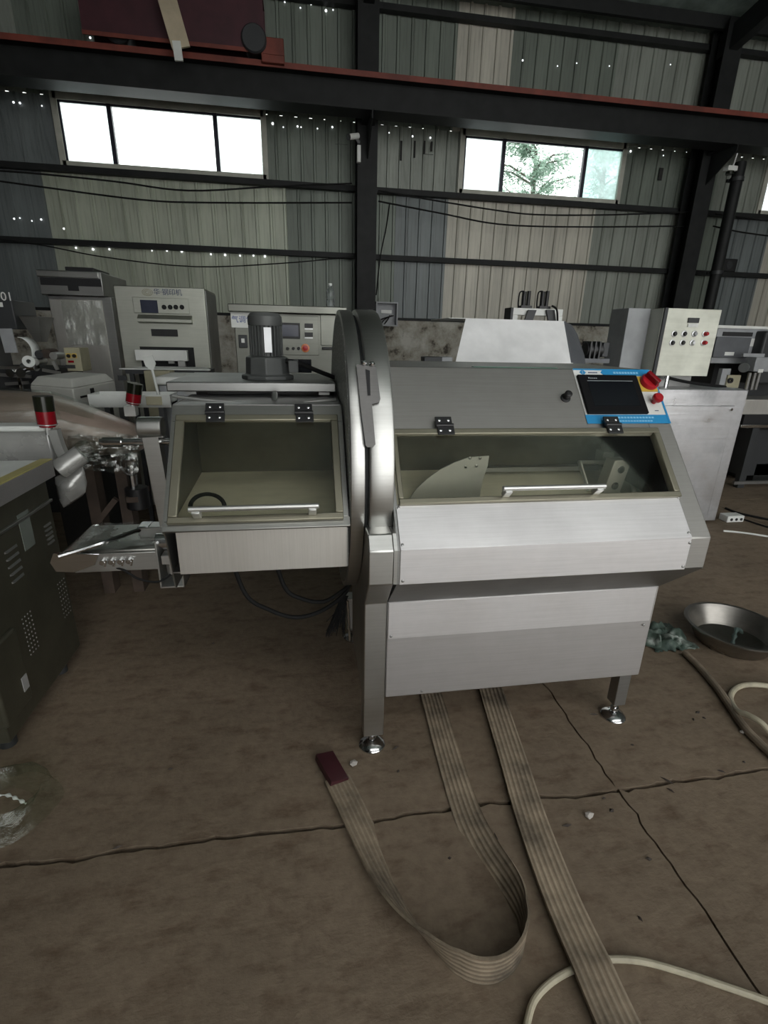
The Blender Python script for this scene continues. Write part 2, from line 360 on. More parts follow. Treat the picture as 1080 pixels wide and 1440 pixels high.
# ---- windows
M['win_frame'] = paint('pale window surround', (0.42,0.42,0.36), 0.5)
M['win_bar'] = paint('dark bronze window bar', (0.03,0.03,0.045), 0.4, 0.3)
for k, (a, b) in enumerate(WIN):
    w = structure(MB().box(a, b, WY-0.02, WY+0.06, SILL-0.04, SILL+0.05).box(a, b, WY-0.02, WY+0.06, HEAD-0.05, HEAD+0.04)
                  .box(a-0.03, a+0.045, WY-0.02, WY+0.06, SILL-0.04, HEAD+0.04).box(b-0.045, b+0.03, WY-0.02, WY+0.06, SILL-0.04, HEAD+0.04).build('window_%d' % (k+1), M['win_frame']),
                  'three-pane sliding window high in the far wall')
    MB().box(a-0.05, b+0.05, WY-0.09, WY-0.02, SILL-0.07, SILL-0.03).build('window_sill', M['win_frame'], w, bevel=0.004)
    xs = [a+0.045, a+(b-a)*0.25, a+(b-a)*0.755, b-0.045]
    for q in (1, 2): MB().box(xs[q]-0.028, xs[q]+0.028, WY-0.012, WY+0.05, SILL+0.05, HEAD-0.05).build('mullion', M['win_bar'], w)
    MB().box(a+0.045, b-0.045, WY+0.0, WY+0.03, HEAD-0.075, HEAD-0.05).build('top_rail', M['win_bar'], w)
    MB().box(a+0.045, a+0.07, WY+0.0, WY+0.03, SILL+0.05, HEAD-0.05).build('side_rail', M['win_bar'], w)
    for q in range(3):
        mt = ('frost', 'glass', 'frost')[q] if k == 0 else ('frost', 'glass', 'frost_t')[q]
        MB().box(xs[q], xs[q+1], WY+0.014, WY+0.020, SILL+0.05, HEAD-0.05).build('pane', M[mt], w, smooth=0)

# ---- black girts, columns, crane runway beam
def ibeam_x(mb, x0, x1, y, z0, z1, w, t=0.02):
    mb.box(x0, x1, y-w/2, y+w/2, z0, z0+t); mb.box(x0, x1, y-w/2, y+w/2, z1-t, z1); mb.box(x0, x1, y-t/2, y+t/2, z0+t, z1-t)
for k, z in enumerate((2.68, 3.57, 5.70)):
    mb = MB(); mb.box(XL, XR, WY-0.10, WY-0.092, z-0.036, z+0.036).box(XL, XR, WY-0.092, WY-0.0, z+0.028, z+0.036).box(XL, XR, WY-0.092, WY, z-0.036, z-0.028)
    structure(mb.build('trim_%d' % (k+1), M['black_metal'], smooth=0), 'black steel girt running along the far wall')
CX = [-4.45, 0.98, 6.27]
for k, X in enumerate(CX):
    mb = MB(); mb.box(X-0.14, X+0.14, 8.06, 8.075, 0, EAVE+0.1).box(X-0.14, X+0.14, 8.345, 8.36, 0, EAVE+0.1).box(X-0.006, X+0.006, 8.075, 8.345, 0, EAVE+0.1)
    c = structure(mb.build('column_%d' % (k+1), M['black_metal'], smooth=0), 'black steel H column standing against the far wall')
    MB().box(X-0.2, X+0.2, 8.0, 8.4, 0, 0.02).build('base_plate', M['black_metal'], c)
    MB().yz([(8.06, 4.235), (7.56, 4.235), (7.56, 4.15), (8.06, 3.85)], X-0.008, X+0.008).build('corbel', M['black_metal'], c, smooth=0)
    MB().box(X-0.09, X+0.09, 7.56, 8.06, 4.235, 4.25).build('corbel_plate', M['black_metal'], c)
mb = MB(); BZ = PY(647, 166, 7.57).z; ibeam_x(mb, XL, XR, 7.72, BZ, 4.60, 0.30)
beam = structure(mb.build('trim_4', M['black_metal'], smooth=0), 'deep black crane runway beam in front of the windows')
M['rust'] = paint('red oxide paint', (0.16,0.035,0.022), 0.6, 0, 0.35, 4)
MB().box(XL, XR, 7.555, 7.569, 4.565, 4.625).build('rail_edge', M['rust'], beam)
MB().box(XL, XR, 7.685, 7.755, 4.60, 4.655).build('crane_rail', M['rust'], beam, bevel=0.006)
# ---- roof
M['roof'] = paint('dark green foil roof lining', (0.17,0.21,0.19), 0.42, 0.1, 0.35, 5, 0.6, 9)
def roof_z(y): return EAVE+0.12+(WY-y)*SLOPE
rf = MB()
SKY, SKX = (-5.2, -3.0), (-2.0, 9.0)      # roof light strip left open to the sky
def roof_piece(x0, x1, y0, y1): rf.yz([(y0, roof_z(y0)), (y1, roof_z(y1)), (y1, roof_z(y1)+0.05), (y0, roof_z(y0)+0.05)], x0, x1)
roof_piece(XL, XR, SKY[1], WY+0.35); roof_piece(XL, SKX[0], YB, SKY[1]); roof_piece(SKX[1], XR, YB, SKY[1]); roof_piece(SKX[0], SKX[1], YB, SKY[0])
roof = structure(rf.build('ceiling', M['roof'], smooth=0), 'dark green lined metal roof')
for y in (8.2, 6.7, 5.2, 3.7, 2.2, 0.75):
    z = roof_z(y); MB().box(XL, XR, y-0.03, y+0.03, z-0.16, z-0.005).build('purlin', M['black_metal'], roof)
for X in CX:
    z0, z1 = roof_z(8.3), roof_z(YB+0.1)
    MB().yz([(8.3, z0-0.16), (YB+0.1, z1-0.16), (YB+0.1, z1-0.46), (8.3, z0-0.46)], X-0.07, X+0.07).build('rafter', M['black_metal'], roof, smooth=0)
# ---- remaining walls of the hall
M['wall_side'] = paint('grey hall wall', (0.16,0.17,0.16), 0.7)
structure(MB().box(XL-0.2, XL, YB, WY+0.25, 0, roof_z(YB)).build('wall_left', M['wall_side'], smooth=0), 'grey side wall of the hall')
structure(MB().box(XR, XR+0.2, YB, WY+0.25, 0, roof_z(YB)).build('wall_right', M['wall_side'], smooth=0), 'grey side wall of the hall with no openings')
DX0, DX1, DZ = -0.8, 9.5, 6.2   # the hall's big loading door, open to daylight
mb = MB(); mb.box(XL, DX0, YB-0.2, YB, 0, roof_z(YB)); mb.box(DX1, XR, YB-0.2, YB, 0, roof_z(YB)); mb.box(DX0, DX1, YB-0.2, YB, DZ, roof_z(YB))
structure(mb.build('wall_front', M['wall_side'], smooth=0), 'front hall wall around the open loading door')

# ================================================================== THE SLICER
class Slope:
    def __init__(s, y0, z0, k):
        c = 1/math.sqrt(1+k*k); s.o = Vector((0, y0, z0)); s.t = Vector((0, c, k*c)); s.n = Vector((0, -k*c, c)); s.x = Vector((1,0,0))
    def p(s, u, q, n=0.0): return s.o + s.x*u + s.t*q + s.n*n
    def plate(s, mb, u0, u1, q0, q1, n0, n1):
        return mb.obox(s.p((u0+u1)/2, (q0+q1)/2, (n0+n1)/2), s.x*(u1-u0)/2, s.t*(q1-q0)/2, s.n*(n1-n0)/2)
A = Slope(1.37, 0.884, 1.1); B = Slope(1.44, 0.948, 1.12)
slicer = thing('meat_slicer', 'big stainless steel meat slicer with sloped front, clear covers and touch screen', 'slicer', (0.6, 1.9, 0))
S = slicer
def yzA(q, n=0): p = A.p(0, q, n); return (p.y, p.z)
# lower body, flaring skirt, upper shell with a trough behind the clear cover
M['steel_low'] = steel('pale satin stainless sheet', (0.56,0.545,0.54), 0.46, smear=0.08, metal=0.85)
MB().box(0.262, 1.290, 1.470, 2.30, 0.252, 0.650).build('lower_body', M['steel_low'], S, bevel=0.004)
mb = MB(); a = [(0.262,1.470,0.650),(1.290,1.470,0.650),(1.290,2.30,0.650),(0.262,2.30,0.650)]; b = [(0.272,1.372,0.768),(1.361,1.372,0.768),(1.361,2.36,0.768),(0.272,2.36,0.768)]
mb.add(a+b, [(0,1,2,3),(4,7,6,5),(0,4,5,1),(1,5,6,2),(2,6,7,3),(3,7,4,0)]).build('skirt', M['steel_dark'], S, smooth=0)
FLOOR_Z = PY(700, 660, 1.95).z
notch = [(1.372,0.768), (1.372,0.884), yzA(0.158), (1.50,0.84), (1.95,FLOOR_Z), (1.95,1.27), yzA(0.432,-0.006), yzA(0.432), yzA(0.703), (1.90,1.404), (2.36,1.404), (2.36,0.768)]
full = [(1.372,0.768), (1.372,0.884), yzA(0.703), (1.90,1.404), (2.36,1.404), (2.36,0.768)]
MB().yz(notch, 0.285, 1.268).build('upper_shell', M['steel_sat'], S, bevel=0.003)
MB().yz(full, 1.268, 1.361).build('end_wall', M['steel_sat'], S, bevel=0.004)
MB().yz(full, 0.272, 0.285).build('inner_end_wall', M['steel_dark'], S)
# trough linings seen through the cover
MB().yz([(1.503,0.843), (1.945,FLOOR_Z+0.001), (1.945,FLOOR_Z+0.004), (1.503,0.846)], 0.287, 1.266).build('trough_floor', M['steel_in_lit'], S)
MB().box(0.287, 1.266, 1.943, 1.949, FLOOR_Z+0.005, 1.262).build('trough_back', M['steel_in_shade'], S)
M['striated'] = steel('dark streaked plastic curtain', (0.05,0.05,0.048), 0.35, (160,160,2), bump=0.5, metal=0.2)
MB().yz([yzA(0.17,-0.004), yzA(0.42,-0.004), (1.93,1.25), (1.93,FLOOR_Z+0.02), (1.53,0.965)], 1.258, 1.266).build('end_curtain', M['striated'], S)
# bright removable sheets
mb = MB(); A.plate(mb, 0.280, 1.284, 0.0, 0.150, 0.0005, 0.0035); mb.box(0.280, 1.284, 1.3685, 1.3715, 0.768, 0.886)
fp = mb.build('front_panel', M['steel_bright'], S, bevel=0.001)
def screw(p, n, r, name, mt, parent): MB().lathe([(r, 0), (r, 0.002), (r*0.5, 0.0034), (0.0002, 0.0034)], p, n, 10).build(name, M[mt], parent)
for u, q in ((0.287,0.143),(0.287,0.018),(1.276,0.018),(1.283,0.150)): screw(A.p(u, q, 0.0036), A.n, 0.005, 'panel_screw', 'steel_dark', fp)
for u, z in ((0.290,0.782),(1.274,0.780),(1.279,0.868)): screw((u, 1.368, z), (0,-1,0), 0.005, 'panel_screw', 'steel_dark', fp)
zl = PY(544, 899, 1.467).z
sp = MB().box(0.266, 1.279, 1.4665, 1.4699, zl, 0.648).build('service_panel', M['steel_bright'], S, bevel=0.001)
for u, z in ((0.276, zl+0.012), (1.258, 0.487)): screw((u, 1.466, z), (0,-1,0), 0.005, 'panel_screw', 'steel_dark', sp)
screw((0.40, 1.469, 0.268), (0,-1,0), 0.005, 'body_screw', 'steel_dark', S)
# clear cover over the trough
mb = MB()
A.plate(mb, 0.290, 1.290, 0.408, 0.430, 0.001, 0.016); A.plate(mb, 0.290, 1.290, 0.150, 0.170, 0.001, 0.016)
A.plate(mb, 0.290, 0.306, 0.170, 0.408, 0.001, 0.016); A.plate(mb, 1.266, 1.290, 0.170, 0.408, 0.001, 0.016)
cf = mb.build('cover_frame', M['frame'], S, bevel=0.003)
mb = MB(); A.plate(mb, 0.304, 1.268, 0.168, 0.410, 0.005, 0.009); mb.build('cover_pane', M['acrylic'], cf, smooth=0)
def handle(slope, u0, u1, q, parent, n0=0.016, h=0.038, r=0.0085):
    hd = MB().tube([slope.p(u0, q, n0+h), slope.p(u1, q, n0+h)], r, 12).build('handle', M['alu'], parent, bevel=0.002)
    for u in (u0+0.02, u1-0.02): MB().obox(slope.p(u, q-0.006, n0+h/2), slope.x*0.012, slope.t*0.009, slope.n*h/2).build('handle_bracket', M['alu'], parent, bevel=0.002)
handle(A, 0.625, 0.985, 0.178, cf)
def hinge(slope, u, q, n, parent, w=0.058, h=0.070):
    mb = MB(); slope.plate(mb, u-w/2, u+w/2, q+0.004, q+h/2, n, n+0.007); slope.plate(mb, u-w/2+0.004, u+w/2+0.004, q-h/2, q-0.004, n, n+0.007)
    mb.tube([slope.p(u-w/2, q, n+0.006), slope.p(u+w/2+0.003, q, n+0.006)], 0.0075, 10)
    hg = mb.build('hinge', M['black'], parent, bevel=0.001)
    for du in (-0.016, 0.016):
        for dq in (-0.02, 0.02): screw(slope.p(u+du, q+dq, n+0.007), slope.n, 0.006, 'hinge_screw', 'chrome', hg)
hinge(A, 0.474, 0.437, 0.017, S); hinge(A, 1.105, 0.437, 0.017, S)
# black knob on the upper slope
MB().lathe([(0.019,0),(0.019,0.004),(0.012,0.006),(0.012,0.016),(0.014,0.020),(0.014,0.030),(0.010,0.034),(0.0003,0.035)], A.p(0.963,0.568,0.0), A.n, 20).build('knob', M['black'], S)
# control panel
mb = MB(); A.plate(mb, 1.024, 1.358, 0.458, 0.701, 0.0005, 0.0020); cp = mb.build('control_panel', M['white'], S)
mb = MB(); A.plate(mb, 1.022, 1.360, 0.455, 0.493, 0.0021, 0.0028); mb.build('blue_strip', M['blue'], cp)
mb = MB(); mb.ext([A.p(1.148,0.700,0.0021), A.p(1.345,0.700,0.0021), A.p(1.345,0.672,0.0021), A.p(1.148,0.672,0.0021), A.p(1.136,0.686,0.0021)], A.n*0.0007); mb.build('blue_strip', M['blue'], cp)
for q in ((1.025, 1.348, 0.697, 0.703, 0.0021, 0.0030), (1.352, 1.360, 0.455, 0.62, 0.0029, 0.0036)): mb = MB(); A.plate(mb, *q); mb.build('blue_edge', M['blue'], cp)
mb = MB(); A.plate(mb, 1.030, 1.276, 0.494, 0.668, 0.0021, 0.014); M['bezel'] = paint('matt black bezel', (0.006,0.006,0.007), 0.6, spec=0.15); scn = mb.build('touch_screen', M['bezel'], cp, bevel=0.003)
mb = MB(); A.plate(mb, 1.062, 1.250, 0.525, 0.636, 0.0141, 0.0148); mb.build('display', M['screen'], scn)
M['pale_mark'] = paint('pale print', (0.45,0.48,0.50), 0.5); M['sky_print'] = paint('pale blue print', (0.25,0.55,0.78), 0.5); M['navy'] = paint('navy print', (0.03,0.05,0.12), 0.5)
mb = MB(); A.plate(mb, 1.062, 1.250, 0.637, 0.6385, 0.0141, 0.0149)  # thin pale line above the display, small pale marks on the bezel
for i in range(5): A.plate(mb, 1.070+i*0.0075, 1.0745+i*0.0075, 0.648, 0.6535-(i>0)*0.002, 0.0141, 0.0149)
mb.build('screen_print', M['pale_mark'], scn)['kind'] = 'stuff'
mb = MB()       # worn unreadable lines of small print on the panel
for i in range(9): A.plate(mb, 1.190+i*0.012, 1.199+i*0.012, 0.681, 0.690, 0.0029, 0.0033)
for i in range(16): A.plate(mb, 1.10+i*0.0125, 1.109+i*0.0125, 0.477, 0.484, 0.0029, 0.0033)
for i in range(13): A.plate(mb, 1.14+i*0.0115, 1.149+i*0.0115, 0.463, 0.468, 0.0029, 0.0033)
mb.build('small_print', M['sky_print'], cp)['kind'] = 'stuff'
mb = MB()
for sgn in (-1, 1): mb.ext([A.p(1.062+sgn*0.001,0.699,0.0021), A.p(1.062+sgn*0.014,0.686,0.0021), A.p(1.062+sgn*0.001,0.673,0.0021)], A.n*0.0007)
mb.build('emblem', M['blue'], cp)
mb = MB()
for i in range(6): A.plate(mb, 1.085+i*0.0065, 1.090+i*0.0065, 0.683, 0.688, 0.0021, 0.0027)
mb.build('emblem_print', M['navy'], cp)['kind'] = 'stuff'
mb = MB(); A.plate(mb, 1.284, 1.354, 0.598, 0.668, 0.0021, 0.0045); yp = mb.build('switch_plate', M['yellow'], cp)
MB().lathe([(0.036,0),(0.036,0.010),(0.032,0.016),(0.0003,0.017)], A.p(1.326,0.640,0.0046), A.n, 24).build('rotary_switch', M['red'], cp)
mb = MB(); mb.obox(A.p(1.326,0.640,0.030), (A.x*0.55-A.t*0.83)*0.030, (A.x*0.83+A.t*0.55)*0.009, A.n*0.013); mb.build('switch_grip', M['red_lens'], cp, bevel=0.003)
MB().lathe([(0.009,0),(0.009,0.018),(0.018,0.020),(0.020,0.030),(0.016,0.038),(0.0003,0.039)], A.p(1.318,0.550,0.0021), A.n, 20).build('emergency_stop', M['red'], cp)
mb = MB(); A.plate(mb, 1.312, 1.328, 0.510, 0.513, 0.0021, 0.0026); mb.build('stop_print', M['navy'], cp)
# trough contents: curved guide plate, clamp carriage
def onplane(x, y, Y): return PY(x, y, Y)
gp = [PY(x, y, 1.70) for x, y in ((575,703),(585,688),(600,674),(618,661),(640,650),(660,643),(688,641),(686,655),(680,672),(676,690),(674,708))]
MB().ext(gp, (0, 0.006, 0)).build('guide_plate', M['alu'], S, bevel=0.001)
for x, y in ((661,644),(675,644),(655,656),(670,655)): screw(PY(x, y, 1.698), (0,-1,0), 0.006, 'guide_screw', 'steel_dark', S)
c = PY(862, 668, 1.72)
cl = MB().obox((c.x, c.y, c.z), (0.036,0,0), (0,0.030,0), (0.014,0,0.066)).build('clamp_block', M['steel_v'], S, bevel=0.003)
for dz in (-0.035, 0.03): screw((c.x+0.002+0.014*dz/0.066, c.y-0.031, c.z+dz), (0,-1,0), 0.015, 'clamp_bolt', 'chrome', cl)
p0, p1 = PY(815, 650, 1.74), PY(828, 690, 1.66); p2 = PY(850, 650, 1.80)
MB().tube([p1, p0, p2], 0.009, 10).build('clamp_bail', M['alu'], S)
p0, p1 = PY(886, 662, 1.76), PY(893, 694, 1.66); MB().tube([p0, p1], 0.010, 10).build('clamp_rod', M['alu'], S)
MB().obox(PY(853, 643, 1.86), (0.035,0,0), (0,0.03,0), (0,0,0.03)).build('clamp_bracket', M['steel_dark'], S, bevel=0.003)
q = PY(880, 672, 1.74); MB().tube([q+Vector((-0.03,0,0)), q+Vector((0.03,0.0,0.01))], 0.004, 8).build('clamp_pin', M['chrome'], S)
mb = MB(); mb.box(0.70, 1.22, 1.86, 1.90, FLOOR_Z+0.012, FLOOR_Z+0.03); mb.build('clamp_rail', M['steel_dark'], S)
# ---- blade drum and the narrow front column
DC = (2.0, 1.055)
def drum(x0, x1, r, name, mt, bev, parent=S):
    return MB().lathe([(0.0005, 0), (r-bev, 0), (r-bev*0.3, bev*0.3), (r, bev), (r, x1-x0-bev), (r-bev*0.3, x1-x0-bev*0.3), (r-bev, x1-x0), (0.0005, x1-x0)], (x0, *DC), (1,0,0), 96).build(name, mt, parent, smooth=30)
drum(0.193, 0.272, 0.545, 'blade_drum', M['steel'], 0.008)
drum(0.178, 0.196, 0.525, 'drum_gap', M['black_metal'], 0.002)
dr = drum(0.135, 0.180, 0.542, 'drum_cover', M['steel'], 0.004)
def speckle(name):
    mt, nt, b = nodes_of(name); tc = nt.nodes.new('ShaderNodeTexCoord'); v = nt.nodes.new('ShaderNodeTexVoronoi'); v.inputs['Scale'].default_value = 70
    nt.links.new(tc.outputs['Object'], v.inputs['Vector']); n = _noise(nt, 22, 4)
    r = _ramp(nt, v.outputs['Distance'], [(0.10, (0.85,0.87,0.82)), (0.30, (0.26,0.27,0.25))]); nt.links.new(r.outputs[0], b.inputs['Base Color'])
    b.inputs['Roughness'].default_value = 0.5; b.inputs['Metallic'].default_value = 0.0; _bump(nt, v.outputs['Distance'], 0.5, 0.004, b); return mt
M['speckle'] = speckle('speckled droplet-covered sheet')
MB().cyl((0.1335, *DC), (0.1348, *DC), 0.525, n=96).build('speckled_side', M['speckle'], dr)
colp = [(1.470,0.250), (1.470,0.650), (1.373,0.768), (1.373,0.884), yzA(0.058), (1.52,0.928), (1.9,0.928), (1.9,0.250)]
MB().yz(colp, 0.182, 0.261).build('front_column', M['steel'], S, bevel=0.004)
MB().yz([(1.3725,0.768),(1.3725,0.884),yzA(0.058),(1.52,0.928),(1.9,0.928),(1.9,0.768)], 0.261, 0.272).build('column_flange', M['steel'], S)
# latch plate that bridges both drums
def rim(u, deg, dr_): t = rad(deg); return Vector((u, DC[0]-(0.545+dr_)*math.cos(t), DC[1]+(0.545+dr_)*math.sin(t)))
def on_rim(x, y, off):
    d = ray(x, y); a = d.y**2+d.z**2; oy, oz = EYE.y-DC[0], EYE.z-DC[1]; bq = 2*(d.y*oy+d.z*oz); cq = oy*oy+oz*oz-(0.545+off)**2
    t = (-bq-math.sqrt(max(0, bq*bq-4*a*cq)))/(2*a); return EYE+d*t
M['latch'] = steel('dark grey steel plate', (0.20,0.195,0.19), 0.5)
outl = [(501,512),(529,516),(535,561),(533,566),(523,568),(528,625),(524,629),(517,629),(514,626),(508,580)]
def rimplate(pts, o0, o1, name, mt, parent):
    fine = []
    for i in range(len(pts)):
        a, b = pts[i], pts[(i+1) % len(pts)]; n = max(1, int(math.hypot(b[0]-a[0], b[1]-a[1])/6))
        fine += [(a[0]+(b[0]-a[0])*k/n, a[1]+(b[1]-a[1])*k/n) for k in range(n)]
    lo = [on_rim(x, y, o0) for x, y in fine]; hi = [on_rim(x, y, o1) for x, y in fine]; n = len(lo)
    return MB().add(lo+hi, [tuple(range(n)), tuple(range(n, 2*n))[::-1]]+[(i, (i+1) % n, n+(i+1) % n, n+i) for i in range(n)]).build(name, mt, parent)
lp = rimplate(outl, 0.004, 0.010, 'latch_plate', M['latch'], S)
rimplate([(514,519),(520,521),(521,556),(517,556)], 0.0102, 0.0112, 'latch_slot', M['black'], lp)
for x, y in ((511.5,511.5),(523,513)): p = on_rim(x, y, 0.010); MB().lathe([(0.009,0),(0.009,0.007),(0.005,0.012),(0.0003,0.013)], p, (p-Vector((p.x,*DC))).normalized(), 12).build('latch_bolt', M['chrome'], lp)
# ---- legs and feet
for X, Y, w in ((0.222,1.512,0.038),(1.262,1.530,0.026),(0.222,2.25,0.038),(1.262,2.25,0.026)):
    MB().box(X-w, X+w, Y-w, Y+w, 0.075, 0.252).build('leg', M['steel'] if X < 1 else M['steel_dark'], S, bevel=0.003)
    ft = MB().lathe([(0.052,0),(0.052,0.006),(0.044,0.016),(0.018,0.028),(0.0003,0.028)], (X, Y, 0), n=24).build('foot', M['chrome'], S)
    MB().cyl((X, Y, 0.026), (X, Y, 0.076), 0.010, n=12).cyl((X, Y, 0.034), (X, Y, 0.048), 0.017, n=6).build('foot_stem', M['chrome'], ft)
# ---- infeed box on the left of the drum
def yzB(q, n=0): p = B.p(0, q, n); return (p.y, p.z)
side = [(1.48,0.79), (1.48,0.925), yzB(0.0), yzB(0.446), (1.99,1.284), (2.36,1.284), (2.36,0.79)]
LX, RX = -0.425, 0.128
M['steel_box'] = steel('grey-green stainless box sheet', (0.34,0.34,0.32), 0.42)
mb = MB(); mb.yz([(1.50,0.73),(1.46,0.925),yzB(0.0),yzB(0.446),(2.36,1.284),(2.36,0.79),(1.62,0.73)], LX, LX+0.004); ib = mb.build('infeed_box', M['steel_box'], S)
MB().yz([(1.48,0.79),(1.48,0.925),yzB(0.0),yzB(0.446),(2.36,1.284),(2.36,0.79)], RX-0.004, RX).build('box_side', M['steel_box'], ib)
MB().box(-0.398, RX-0.004, 1.478, 1.484, 0.788, 0.940).build('box_front', M['steel_v'], ib, bevel=0.001)
MB().yz([(1.484,0.79),(2.36,0.79),(2.36,0.794),(1.484,0.794)], LX+0.004, RX-0.004).build('box_bottom', M['steel_dark'], ib)
MB().box(LX+0.004, RX-0.004, 2.350, 2.354, 0.794, 1.284).build('box_back', M['steel_dark'], ib)
mb = MB(); B.plate(mb, LX, RX+0.004, -0.002, 0.030, -0.010, 0.0); B.plate(mb, LX, RX, 0.380, 0.447, -0.004, 0.0); B.plate(mb, LX, LX+0.034, 0.030, 0.380, -0.004, 0.0); B.plate(mb, RX-0.034, RX, 0.030, 0.380, -0.004, 0.0)
mb.build('box_rim', M['steel_box'], ib, bevel=0.003)
fz = PY(350, 663, 2.05).z
MB().yz([(1.492,0.93),(2.05,fz),(2.05,fz-0.004),(1.492,0.926)], LX+0.005, RX-0.005).build('box_chute', M['steel_in_lit'], ib)
MB().box(LX+0.005, RX-0.005, 2.05, 2.056, fz-0.01, 1.28).build('box_inner_back', M['steel_in_shade'], ib)
MB().yz([(1.735,1.276),(2.05,1.276),(2.05,1.280),(1.735,1.280)], LX+0.005, RX-0.005).build('box_roof', M['steel_dark'], ib)
ring = [PZ(292+24*math.cos(t), 716-18*math.sin(t), 0.985) for t in [math.pi*k/20 for k in range(21)]]
ring = [Vector((p.x, p.y, max(p.z, 0.93+(p.y-1.492)*(fz-0.93)/0.558)+0.008)) for p in ring]
MB().tube(ring, 0.007, 8).build('box_ring', M['rubber'], ib)
mb = MB(); B.plate(mb, -0.410, 0.112, 0.375, 0.398, 0.001, 0.015); B.plate(mb, -0.410, 0.112, 0.018, 0.040, 0.001, 0.015); B.plate(mb, -0.410, -0.382, 0.040, 0.375, 0.001, 0.015); B.plate(mb, 0.087, 0.112, 0.040, 0.375, 0.001, 0.015)
bf = mb.build('box_cover_frame', M['frame'], S, bevel=0.003)
mb = MB(); B.plate(mb, -0.384, 0.089, 0.038, 0.377, 0.004, 0.008); mb.build('cover_pane', M['acrylic'], bf, smooth=0)
handle(B, -0.342, 0.036, 0.046, bf); hinge(B, -0.288, 0.401, 0.0155, S); hinge(B, -0.002, 0.399, 0.0155, S)
# ---- motor deck, motor, tubes
dk = MB().box(-0.50, 0.125, 1.98, 2.50, 1.297, 1.332).build('motor_deck', M['steel_dark'], S, bevel=0.004)
for X in (-0.44, 0.06): MB().box(X, X+0.04, 2.0, 2.46, 1.285, 1.297).build('deck_bracket', M['steel_dark'], dk)
MX, MY = -0.142, 2.15
mt = MB().lathe([(0.105,0),(0.105,0.016),(0.088,0.020),(0.084,0.085),(0.070,0.090),(0.0005,0.090)], (MX, MY, 1.332), n=8).build('gearbox', M['motor'], S, bevel=0.004)
mo = MB().cyl((MX, MY, 1.422), (MX, MY, 1.540), 0.052, n=32).build('motor', M['motor'], S)
for k in range(26):
    t = 2*math.pi*k/26; d = Vector((math.cos(t), math.sin(t), 0)); n_ = Vector((-d.y, d.x, 0))
    MB().obox(Vector((MX, MY, 1.480))+d*0.058, d*0.008, n_*0.0022, (0,0,0.056)).build('fin', M['motor'], mo, smooth=0)
MB().lathe([(0.066,0),(0.067,0.012),(0.066,0.034),(0.055,0.047),(0.0005,0.050)], (MX, MY, 1.537), n=28).build('motor_cap', M['motor'], mo)
MB().obox((MX+0.012, MY-0.0685, 1.484), (0.014,0,0), (0,0.0015,0), (0,0,0.046)).build('motor_plate', M['silver'], mo)
MB().box(MX+0.085, MX+0.125, MY-0.04, MY+0.03, 1.36, 1.408).build('terminal_box', M['motor'], mo, bevel=0.003)
MB().tube(spline([PY(402,507,2.12), PY(425,513,2.13), PY(450,523,2.15), PY(476,533,2.2)]), 0.009, 8).build('motor_cable', M['rubber'], mo)
for pts, r in ((spline([PY(243,557,1.86), PY(290,563,1.84), PY(345,567,1.82)], 6), 0.006), ([PY(426,567,1.82), PY(472,562,1.86)], 0.007), ([PY(386,553,1.92), PY(386,568,1.86)], 0.011)): MB().tube(pts, r, 8).build('air_tube', M['alu'], S)
# ---- bracket post with shaft at the outer end
PO = PY(216, 628, 1.80)
post = MB().tube([(PO.x+0.02,1.80,0.80),(PO.x+0.008,1.80,1.0),(PO.x,1.80,1.165)], 0.036, 4).build('post', M['steel'], S, smooth=20)
MB().cyl((PO.x-0.04,1.80,1.195), (PO.x+0.04,1.80,1.195), 0.036, n=24).build('post_collar', M['steel'], post, bevel=0.004)
MB().cyl((PO.x-0.17,1.80,1.145), (-0.428,1.80,1.145), 0.012, n=14).cyl((PO.x-0.16,1.80,1.145), (PO.x-0.10,1.80,1.145), 0.017, n=14).build('post_shaft', M['chrome'], post)
MB().box(-0.60,-0.428,1.77,1.83,0.80,0.84).build('post_base', M['steel'], post, bevel=0.003)
# ---- film-wrapped outfeed conveyor
cz = 0.80
def cv(x, y): return PZ(x, y, cz)
c0, c1, c2, c3 = cv(66,784), cv(214,768), cv(226,737), cv(112,735)
yf = (c0.y+c1.y)/2; yk = (c2.y+c3.y)/2; xl = c0.x; xr = c1.x+0.02
M['film_belt'] = steel('grey conveyor belt under film', (0.42,0.41,0.38), 0.25, (3,9,9), bump=0.3, dirt=0.35)
cvr = MB().box(xl+0.03, xr, yf+0.012, yk-0.012, cz-0.040, cz).build('conveyor_bed', M['film_belt'], S, bevel=0.006)
for y in (yf, yk-0.012): MB().box(xl+0.06, xr, y, y+0.012, cz-0.075, cz-0.008).build('side_rail', M['steel'], cvr, bevel=0.002)
MB().cyl((xl+0.035, yf-0.005, cz-0.028), (xl+0.035, yk+0.005, cz-0.028), 0.026, n=20).build('end_roller', M['chrome'], cvr)
MB().ext([(xl+0.005,yf-0.008,cz-0.065),(xl-0.008,yf-0.008,cz-0.03),(xl+0.008,yf-0.008,cz+0.005),(xl+0.15,yf-0.008,cz-0.005),(xl+0.13,yf-0.008,cz-0.045),(xl+0.06,yf-0.008,cz-0.07)], (0,0.006,0)).build('end_plate', M['chrome'], cvr, bevel=0.002)
for k in range(4): mb = MB(); mb.cyl((xl+0.155+k*0.028, yf-0.014, cz-0.036), (xl+0.155+k*0.028, yf, cz-0.036), 0.009, n=8); mb.obox((xl+0.165+k*0.028, yf-0.008, cz-0.04), (0.004,0,0.012), (0,0.004,0), (0.003,0,-0.001)); mb.build('tension_bolt', M['chrome'], cvr)
MB().tube(spline([PZ(82,783,cz+0.012), PZ(140,765,cz+0.025), PZ(190,747,cz+0.03), PZ(210,742,cz+0.03)], 4), 0.008, 8).build('guide_rod', M['chrome'], cvr)
